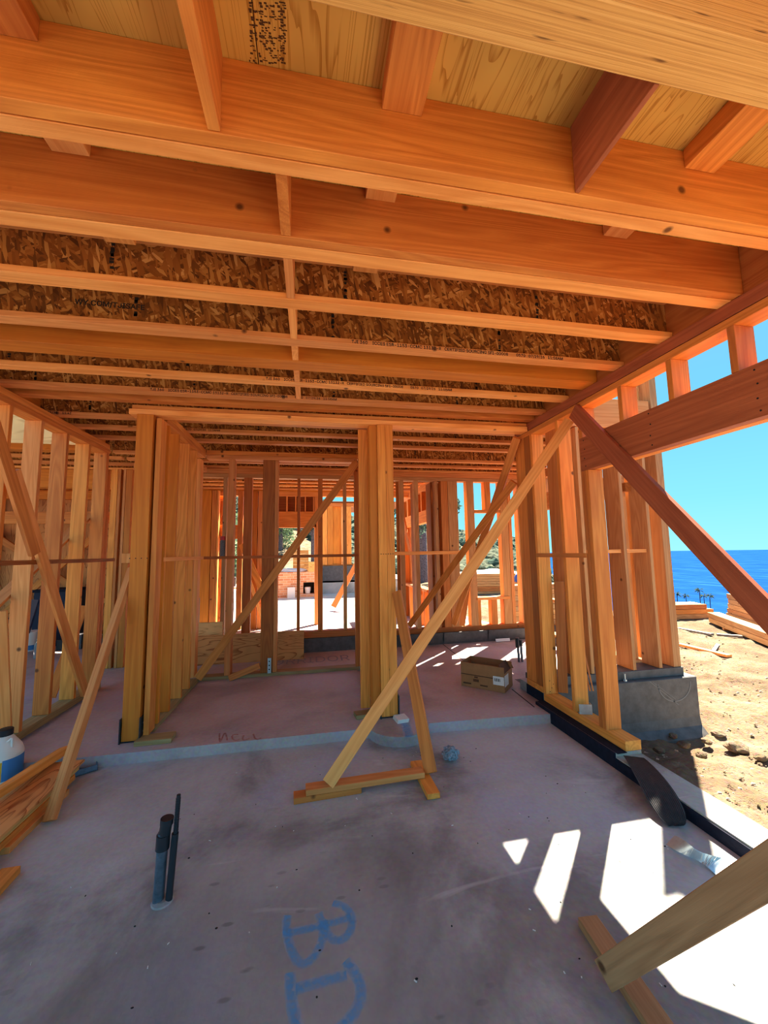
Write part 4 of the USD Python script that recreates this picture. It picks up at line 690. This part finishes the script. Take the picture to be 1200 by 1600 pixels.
for k in range(9): bx(p, 'slat', xs_[0], xs_[1], 19, 19.03, .30 + .17 * k, .46 + .17 * k, 'cedar_fence')

# ---- outside on the right: lumber stacks, boards, palms
def stack(name, label, origin, along, n_layers, n_rows, Lb, w, h, group=None, inset=0.0, mats=('fir_out', 'fir_worn', 'fir_out')):
    a = unit(along); n = V(-a[1], a[0], 0); p = thing(name, label, 'lumber stack', origin)
    r = random.Random(len(label))
    for j in range(n_layers):
        for i in range(n_rows):
            o = n * (i * (w + .006) + w / 2) + a * ((r.random() - .5) * .25 + inset * j) + V(0, 0, h * (j + .5) + .05)
            board(p, 'board', o, o + a * Lb, w, h - .006, (0, 0, 1), r.choice(mats), c=.004)
    for s in (.15, .8): board(p, 'bearer', a * Lb * s + V(0, 0, .025), a * Lb * s + n * n_rows * (w + .006) + V(0, 0, .025), .09, .049, (0, 0, 1), 'fir_pale')
    return p
a, b = zat(1108, 975, -.36), zat(1200, 1014, -.36)
d = unit(b - a)
stack('lumber_stack', 'long lumber stack with pale top at the right edge on the dirt', a, b - a, 2, 2, 5.5, .14, .125)
nn = V(-d[1], d[0], 0)
stack('lumber_stack', 'higher lumber stack just behind the long one at the right edge', a + nn * .42 - d * .02, b - a, 6, 4, 5.5, .15, .125)
a, b = zat(1050, 971, -.36), zat(1106, 969.5, -.36)
stack('lumber_stack', 'red lumber stack left of the right edge stacks below the sea', a, b - a, 3, 3, np.linalg.norm(b - a) + .1, .2, .13, mats=('fir_red', 'fir_red', 'fir_out'))
for (u0, v0, u1, v1, lb) in ((1060, 1008, 1140, 1027, 'pale board lying on the dirt nearest the framed return wall'), (1058, 983, 1113, 993, 'grey weathered board on the dirt before the red lumber stack'), (1120, 993, 1160, 996, 'thin stick on the dirt below the long lumber stack'), (1115, 1018, 1122, 1008, 'scrap of white paper on the dirt')):
    a, b = zat(u0, v0, -.33), zat(u1, v1, -.33); a[2] = gz(a[0], a[1]) + .03; b[2] = gz(b[0], b[1]) + .03
    lum('ground_board', lb, a, b, .12 if 'scrap' not in lb else .06, .045 if 'scrap' not in lb else .012, (0, 0, 1), 'fir_pale' if 'pale' in lb else ('paper_white' if 'scrap' in lb else 'plain_grey_wood'))
def clod(name, label, loc, s, seed):
    m = trimesh.creation.icosphere(3); m.vertices *= (.55 + .75 * meshkit.fbm(m.vertices * 1.5 + seed, 3, seed))[:, None] * s
    return tag(obj(None, name, m, 'dirt' if name == 'dirt_clod' else 'rock', T=place(*E3, loc), smooth=25), label, 'rock' if name != 'dirt_clod' else 'clod')
CL = ['largest sunlit dirt clod right of the dark stem wall', 'dirt clod just off the bottom corner of the dark stem wall', 'sunlit dirt clod nearest the right edge of the photo', 'dirt clod at the edge of the stem wall shadow, below the corner one', 'small dirt clod touching the stem wall corner', 'shaded dirt clod in front of the chalked stem wall, right of two others', 'shaded dirt clod farthest left in front of the stem wall', 'shaded dirt clod between two others in front of the stem wall']
for k, (u, v, s) in enumerate(((1152, 1168, .10), (1122, 1146, .07), (1188, 1183, .06), (1096, 1180, .05), (1104, 1158, .05), (1068, 1163, .06), (1030, 1172, .05), (1052, 1150, .045))):
    a = zat(u, v, -.15); a = zat(u, v, float(gz(a[0], a[1]))); clod('dirt_clod', CL[k], a, [s, s * .9, s * .6], k)
# ---- behind the rear window: stack, rocks, worker, trunk
a = V(yat(712, 925, 17.5)[0], 17.5, float(gz(8, 17.5)) - .05); b = V(yat(806, 925, 17.0)[0], 17.0, a[2])
p = stack('lumber_stack', 'orange lumber stack seen through the rear window opening', a, b - a, 8, 3, np.linalg.norm(b - a), .24, .115, mats=('fir_out', 'fir_red', 'fir_out'))
a = V(yat(802, 950, 9.4)[0], 9.4, float(gz(4.5, 9.4)))
stack('lumber_stack', 'slatted lumber stack seen right of the rear window studs', a, (1, .1, 0), 8, 2, 1.6, .2, .13)
for k, (u, v, Y, s) in enumerate(((739, 902, 23, .36), (753, 901, 23.4, .33), (773, 896, 23.8, .68), (796, 902, 23, .36), (763, 906, 22, .26))):
    c = yat(u, v, Y); clod('boulder', ('pale boulder', 'rounded pale boulder', 'largest flat pale boulder', 'small pale boulder', 'low pale boulder')[k] + (' at the left of the rock pile', ' second from left in the rock pile', ' on top of the rock pile', ' at the right of the rock pile', ' in front of the rock pile')[k] + ' below the hill', c, [s, s * .8, s * .5], 20 + k)
m = trimesh.creation.icosphere(3); m.vertices *= (.7 + .5 * meshkit.fbm(m.vertices * 1.2, 3, 4))[:, None] * [3.4, 1.5, 1.0]; c = yat(768, 925, 24); c[2] = -.5
tag(obj(None, 'rock_mound', m, 'rock', T=place(*E3, c), smooth=25), 'mound of pale rubble carrying the boulders below the hill', kind='structure')
def worker(loc):
    S, J = [], {}
    def cap(p, q, r0, r1):
        a_, b_ = m3.Manifold.sphere(r0, 14).translate(tuple(p)), m3.Manifold.sphere(r1, 14).translate(tuple(q)); return m3.Manifold.batch_hull([a_, b_])
    hip, chest, neck, head = V(0, .06, .86), V(-.10, -.26, 1.16), V(-.12, -.37, 1.26), V(-.14, -.46, 1.34)
    p = thing('person', 'bending worker in a white hard hat and blue shirt behind the rear window', 'person', loc, 25)
    legs = [cap(hip + V(s * .09, 0, -.03), V(s * .11, -.06, .5), .085, .06) + cap(V(s * .11, -.06, .5), V(s * .12, .03, .08), .06, .045) + cap(V(s * .12, .03, .05), V(s * .12, -.14, .04), .042, .035) for s in (-1, 1)]
    torso = m3.Manifold.batch_hull([m3.Manifold.sphere(.12, 16).translate(tuple(hip + V(s * .06, 0, 0))) for s in (-1, 1)] + [m3.Manifold.sphere(.11, 16).translate(tuple(chest + V(s * .13, 0, 0))) for s in (-1, 1)])
    arms = [cap(chest + V(s * .18, 0, .03), chest + V(s * .24, -.14, -.22), .055, .042) + cap(chest + V(s * .24, -.14, -.22), chest + V(s * .16, -.32, -.40), .042, .03) for s in (-1, 1)]
    hands = [cap(chest + V(s * .16, -.32, -.40), chest + V(s * .15, -.37, -.47), .034, .026) + sum([cap(chest + V(s * (.13 + .016 * k), -.37, -.46), chest + V(s * (.12 + .018 * k), -.39, -.53), .010, .008) for k in range(4)], m3.Manifold()) + cap(chest + V(s * .12, -.34, -.42), chest + V(s * .09, -.37, -.47), .011, .009) for s in (-1, 1)]
    hd = m3.Manifold.sphere(1, 20).scale((.078, .095, .115)).translate(tuple(head)) + cap(chest + V(0, -.03, .06), head, .055, .05) + m3.Manifold.sphere(.016, 8).translate(tuple(head + V(0, -.098, -.02)))
    body = hd
    for q in legs + arms + hands + [torso]: body = body + q
    obj(p, 'body', body, 'skin', smooth=60)
    obj(p, 'trousers', sum([cap(hip + V(s * .09, 0, -.03), V(s * .11, -.06, .5), .096, .072) + cap(V(s * .11, -.06, .5), V(s * .12, .03, .10), .072, .06) for s in (-1, 1)], m3.Manifold.batch_hull([m3.Manifold.sphere(.132, 16).translate(tuple(hip + V(s * .055, 0, 0))) for s in (-1, 1)])), 'trousers_dark', smooth=60)
    obj(p, 'shirt', sum([cap(chest + V(s * .18, 0, .03), chest + V(s * .23, -.11, -.17), .068, .055) for s in (-1, 1)], m3.Manifold.batch_hull([m3.Manifold.sphere(.135, 16).translate(tuple(hip + V(s * .06, -.03, .07))) for s in (-1, 1)] + [m3.Manifold.sphere(.122, 16).translate(tuple(chest + V(s * .13, 0, 0))) for s in (-1, 1)])), 'shirt_blue', smooth=60)
    obj(p, 'tool_apron', cap(V(-.08, -.18, .98), V(.1, -.2, .95), .10, .10), 'paper_white', smooth=60)
    obj(p, 'hard_hat', cat(lathe([[0, .0], [.125, .0], [.13, .012], [.11, .03], [.10, .08], [.06, .12], [0, .13]], 24)), 'paper_white', T=place((1, 0, 0), (0, .94, -.33), (0, .33, .94), head + V(0, -.01, .035)), smooth=40)
    obj(p, 'hair', m3.Manifold.sphere(1, 18).scale((.083, .09, .10)).translate(tuple(head + V(0, .022, .012))), 'trousers_dark', smooth=60)
    obj(p, 'eye', sum([m3.Manifold.sphere(.012, 8).translate(tuple(head + V(s * .03, -.088, .01))) for s in (-1, 1)], m3.Manifold()), 'paper_white', smooth=60)
c = yat(808, 921, 12.0); worker((c[0], 12.0, float(gz(c[0], 12.0)) - .02))

# ---- trees
def leaf_cloud(centres, radii, n, size, seed):
    g = np.random.default_rng(seed); C, R = np.asarray(centres, float), np.asarray(radii, float); k = g.integers(0, len(C), n)
    d = g.normal(size=(n, 3)); d /= np.linalg.norm(d, axis=1, keepdims=True); P = C[k] + d * (R[k] * g.random(n) ** .4)[:, None]
    a = g.normal(size=(n, 3)); a /= np.linalg.norm(a, axis=1, keepdims=True); b = np.cross(a, g.normal(size=(n, 3))); b /= np.linalg.norm(b, axis=1, keepdims=True); s = size * (.6 + .8 * g.random(n))[:, None]
    v = np.stack([P - a * s, P - b * s * .45, P + a * s, P + b * s * .45], 1).reshape(-1, 3); i = np.arange(n)[:, None] * 4
    return v, i + np.arange(4)[None]
TREES = []
def tree(label, base, h, trunk_r, crown, rad, n, leaf, size, seed, lean=0.0):
    p = thing('tree', label, 'tree', base); TREES.append((base[0], base[1], 6.5))
    obj(p, 'trunk', cat(*[cyl((lean * t, 0, h * t), (lean * (t + .2), 0, h * (t + .2) + .02), trunk_r * (1 - .5 * t), 10) for t in (0, .2, .4, .6)], *[cyl((lean * .7, 0, h * .55), tuple(np.asarray(q) * .8), trunk_r * .3, 6) for q in crown[:6]]), 'bark', smooth=40)
    obj(p, 'foliage', leaf_cloud(crown, rad, n, size, seed), leaf, kind='stuff')
g = np.random.default_rng(5)
def crowns(n, cx, cz, sx, sz, seed): q = np.random.default_rng(seed); return np.stack([cx + sx * q.normal(size=n), sx * .7 * q.normal(size=n), cz + sz * q.normal(size=n)], 1)
c = yat(450, 860, 40); tree('pale green tree standing behind the brick fireplace', (c[0] - .8, 40, gz(c[0], 40)), 7, .3, crowns(14, 0, 3.6, 1.7, 1.5, 1), np.full(14, 1.15), 5200, 'leaf_green', .17, 1)
c = yat(484, 860, 26); tree('dark pine with drooping branches right of the pale tree', (c[0] + .3, 26, gz(c[0], 26)), 7, .25, crowns(10, 0, 3.6, .6, 1.8, 2), np.full(10, .55), 2600, 'leaf_dark', .13, 2)
c = yat(30, 640, 17); tree('tree top showing above the pale roof edge at the left', (c[0], 17, gz(c[0], 17)), 8, .3, crowns(14, 0, 7.2, 1.6, 1.2, 3), np.full(14, 1.0), 4200, 'leaf_green', .16, 3)
c = yat(345, 880, 24); tree('green tree glimpsed beyond the work table', (c[0], 24, gz(c[0], 24)), 5, .3, crowns(12, 0, 2.6, 1.2, 1.0, 8), np.full(12, .9), 3200, 'leaf_green', .17, 8)
TREES.append((yat(661, 880, 25)[0], 25, 4.5)); TREES.append((yat(770, 900, 24)[0], 24, 5.0)); c = yat(661, 880, 25); p = thing('tree', 'thick bare tree trunk in the small side window opening', 'tree', (c[0], 25, gz(c[0], 25)))
obj(p, 'trunk', lathe([[0, 0], [.38, 0], [.31, .5], [.285, 2], [.26, 5], [.23, 9], [0, 9]], 16), 'bark', smooth=40)
obj(p, 'foliage', leaf_cloud(crowns(8, 0, 5.2, 1.2, .8, 4), np.full(8, .8), 1500, .16, 4), 'leaf_dark', kind='stuff')
def palm(label, base, h, sc, seed):
    p = thing('palm_tree', label, 'palm tree', base); q = np.random.default_rng(seed)
    obj(p, 'trunk', cyl((0, 0, 0), (.2, 0, h), .16 * sc, 8), 'bark'); F = []
    for k in range(16):
        t, e = q.random() * 6.28, -.5 + 1.5 * q.random(); d = V(math.cos(t) * math.cos(e), math.sin(t) * math.cos(e), math.sin(e)); s_ = unit(np.cross(d, [0, 0, 1]))
        F.append(trimesh.Trimesh([V(.2, 0, h), V(.2, 0, h) + d * 1.1 * sc + s_ * .22 * sc, V(.2, 0, h) + d * 2.1 * sc - V(0, 0, .7 * sc), V(.2, 0, h) + d * 1.1 * sc - s_ * .22 * sc], [[0, 1, 2], [0, 2, 3]], process=False))
    obj(p, 'frond', cat(*F), 'leaf_dark', kind='stuff')
for k, (u, v, D, lb) in enumerate(((1057, 928, 150, 'leftmost of the small palms before the sea'), (1071, 931, 160, 'small palm second from left before the sea'), (1092, 922, 140, 'tallest of the small palms in the middle before the sea'), (1099, 931, 165, 'low palm beside the tallest one before the sea'), (1108, 931, 150, 'small palm second from right before the sea'), (1142, 920, 140, 'rightmost small palm above the lumber stacks'))):
    c = EYE + ray(u, v) * D; palm(lb, (c[0], c[1], c[2] - 11), 11, .85, k)
# ---- brush on the hillside
g = np.random.default_rng(11); P = []
while len(P) < 2600:
    az, r = math.radians(g.uniform(-35, 34)), g.uniform(26, 100); P.append((r * math.sin(az), r * math.cos(az)))
P = np.array(P); P = P[np.all([np.hypot(P[:, 0] - a, P[:, 1] - b) > q for a, b, q in TREES], axis=0)]; Zs = gz(P[:, 0], P[:, 1])
pi = UsdGeom.PointInstancer.Define(stage, '/World/hillside_brush'); tag('/World/hillside_brush', 'grey green brush covering the hillside behind the house', 'shrubs', kind='stuff')
for k in range(3):
    s = trimesh.creation.icosphere(2); s.vertices *= (.55 + .9 * meshkit.fbm(s.vertices * 2.2 + k * 7, 3, k))[:, None] * [1, 1, .8]
    usdkit.mesh(stage, f'/World/hillside_brush/shrub_{k}' if k else '/World/hillside_brush/shrub', s, L + ('brush_grey', 'leaf_dark', 'brush_grey')[k])
pi.CreatePrototypesRel().SetTargets(['/World/hillside_brush/shrub', '/World/hillside_brush/shrub_1', '/World/hillside_brush/shrub_2'])
pi.CreateProtoIndicesAttr(Vt.IntArray.FromNumpy(g.integers(0, 3, len(P)).astype(np.int32)))
pi.CreatePositionsAttr(Vt.Vec3fArray.FromNumpy(np.stack([P[:, 0], P[:, 1], Zs + .1], 1).astype(np.float32)))
sc = (.45 + .75 * g.random(len(P)))[:, None] * np.array([[1, 1, .8]]); pi.CreateScalesAttr(Vt.Vec3fArray.FromNumpy(sc.astype(np.float32)))

# ---- paint and chalk on the slabs
def ribbon(pts, w, z, close=False):
    P = np.asarray(pts, float)
    from scipy.interpolate import CubicSpline
    if len(P) > 2: P = CubicSpline(np.linspace(0, 1, len(P)), P)(np.linspace(0, 1, 12 * len(P)))
    d = np.gradient(P[:, :2], axis=0); d /= np.linalg.norm(d, axis=1, keepdims=True) + 1e-9; n = np.stack([-d[:, 1], d[:, 0]], 1)
    v = np.vstack([np.c_[P[:, :2] - n * w / 2, np.full(len(P), z)], np.c_[P[:, :2] + n * w / 2, np.full(len(P), z)]]); k = len(P); i = np.arange(k - 1)
    uv = np.vstack([np.c_[np.linspace(0, 1, k), np.zeros(k)], np.c_[np.linspace(0, 1, k), np.ones(k)]])
    return v, np.stack([i, i + 1, i + 1 + k, i + k], -1), uv
def paint(label, strokes, w, z, mat, name='paint_mark'):
    vs, fs, us, n = [], [], [], 0
    for k, s in enumerate(strokes):
        v, f, u = ribbon([zat(a, b, z) for a, b in s], w, z + .0008 + .0003 * k); vs.append(v); fs.append(f + n); us.append(u); n += len(v)
    tag(obj(None, name, (np.vstack(vs), np.vstack(fs)), mat, uv=np.vstack(us)), label, 'paint mark')
S5 = lambda *q: [(400 + a / 3, 1200 + b / 3) for a, b in q]
paint('blue sprayed letter lying sideways on the near slab', [S5((150, 690), (150, 800), (195, 905), (255, 900), (308, 810), (292, 680)), S5((125, 778), (285, 745), (445, 700)), S5((312, 715), (345, 790), (395, 808), (445, 755), (440, 680), (360, 635))], .045, 0, 'spray_blue')
paint('second blue sprayed letter at the bottom edge below the first', [S5((418, 905), (490, 1030), (470, 1130), (400, 1215), (300, 1260)), S5((185, 1035), (300, 1005), (425, 970)), S5((160, 960), (168, 1100), (200, 1230))], .05, 0, 'spray_blue')
paint('blue sprayed streak along the foot of the left wall', [[(24, 1160), (70, 1131), (122, 1096)]], .16, G, 'spray_faint')
paint('blue spray spot on the raised slab beside the shims', [[(632, 1130), (636, 1140), (639, 1152)]], .10, G, 'spray_blue')
paint('faint red chalk scribble on the step before the alcove', [[(343, 1146), (345, 1158), (350, 1147), (355, 1157)], [(372, 1148), (363, 1150), (365, 1156), (374, 1155)], [(381, 1149), (380, 1156), (390, 1154)], [(396, 1147), (400, 1155), (408, 1153)]], .02, G, 'chalk_red')
A_, B_ = zat(433, 1041, G), zat(547, 1039, G); hgt = .30; tx = meshkit.text_mesh('CORRIDOR', hgt, .0008); wd = tx.bounds[1][0]; s = np.linalg.norm(B_ - zat(402, 1041, G)) / wd
tx.vertices[:, 0] *= s; tag(obj(None, 'floor_lettering', tx, 'chalk_plain', T=place((1, 0, 0), (0, 1, 0), (0, 0, 1), zat(402, 1041, G) + V(0, 0, .0004))), 'faded grey chalk word on the slab at the back of the alcove', 'lettering')
# crumbs and chips on the slab
g = np.random.default_rng(21); ch = []
for k in range(45):
    x0, y0 = g.uniform(-1.2, 2.0), g.uniform(1.0, 3.4); l, w_ = g.uniform(.003, .014), g.uniform(.0015, .004); b = trimesh.creation.box((l, w_, .003)); b.apply_transform(trimesh.transformations.rotation_matrix(g.uniform(0, 3.1), [0, 0, 1])); b.apply_translation((x0, y0, .0016)); ch.append(b)
tag(obj(None, 'wood_chips', cat(*ch), 'paper_white'), 'tiny chips and staples scattered over the near slab', 'debris', kind='stuff')
ch = []
for k in range(60):
    x0, y0 = g.uniform(-1.1, 2.0), g.uniform(1.0, 3.4); b = trimesh.creation.icosphere(1, radius=1.0); b.vertices *= [g.uniform(.002, .007), g.uniform(.002, .005), .002]; b.apply_translation((x0, y0, .001)); ch.append(b)
tag(obj(None, 'grit', cat(*ch), 'ink'), 'tiny dark grit scattered over the near slab', 'debris', kind='stuff')
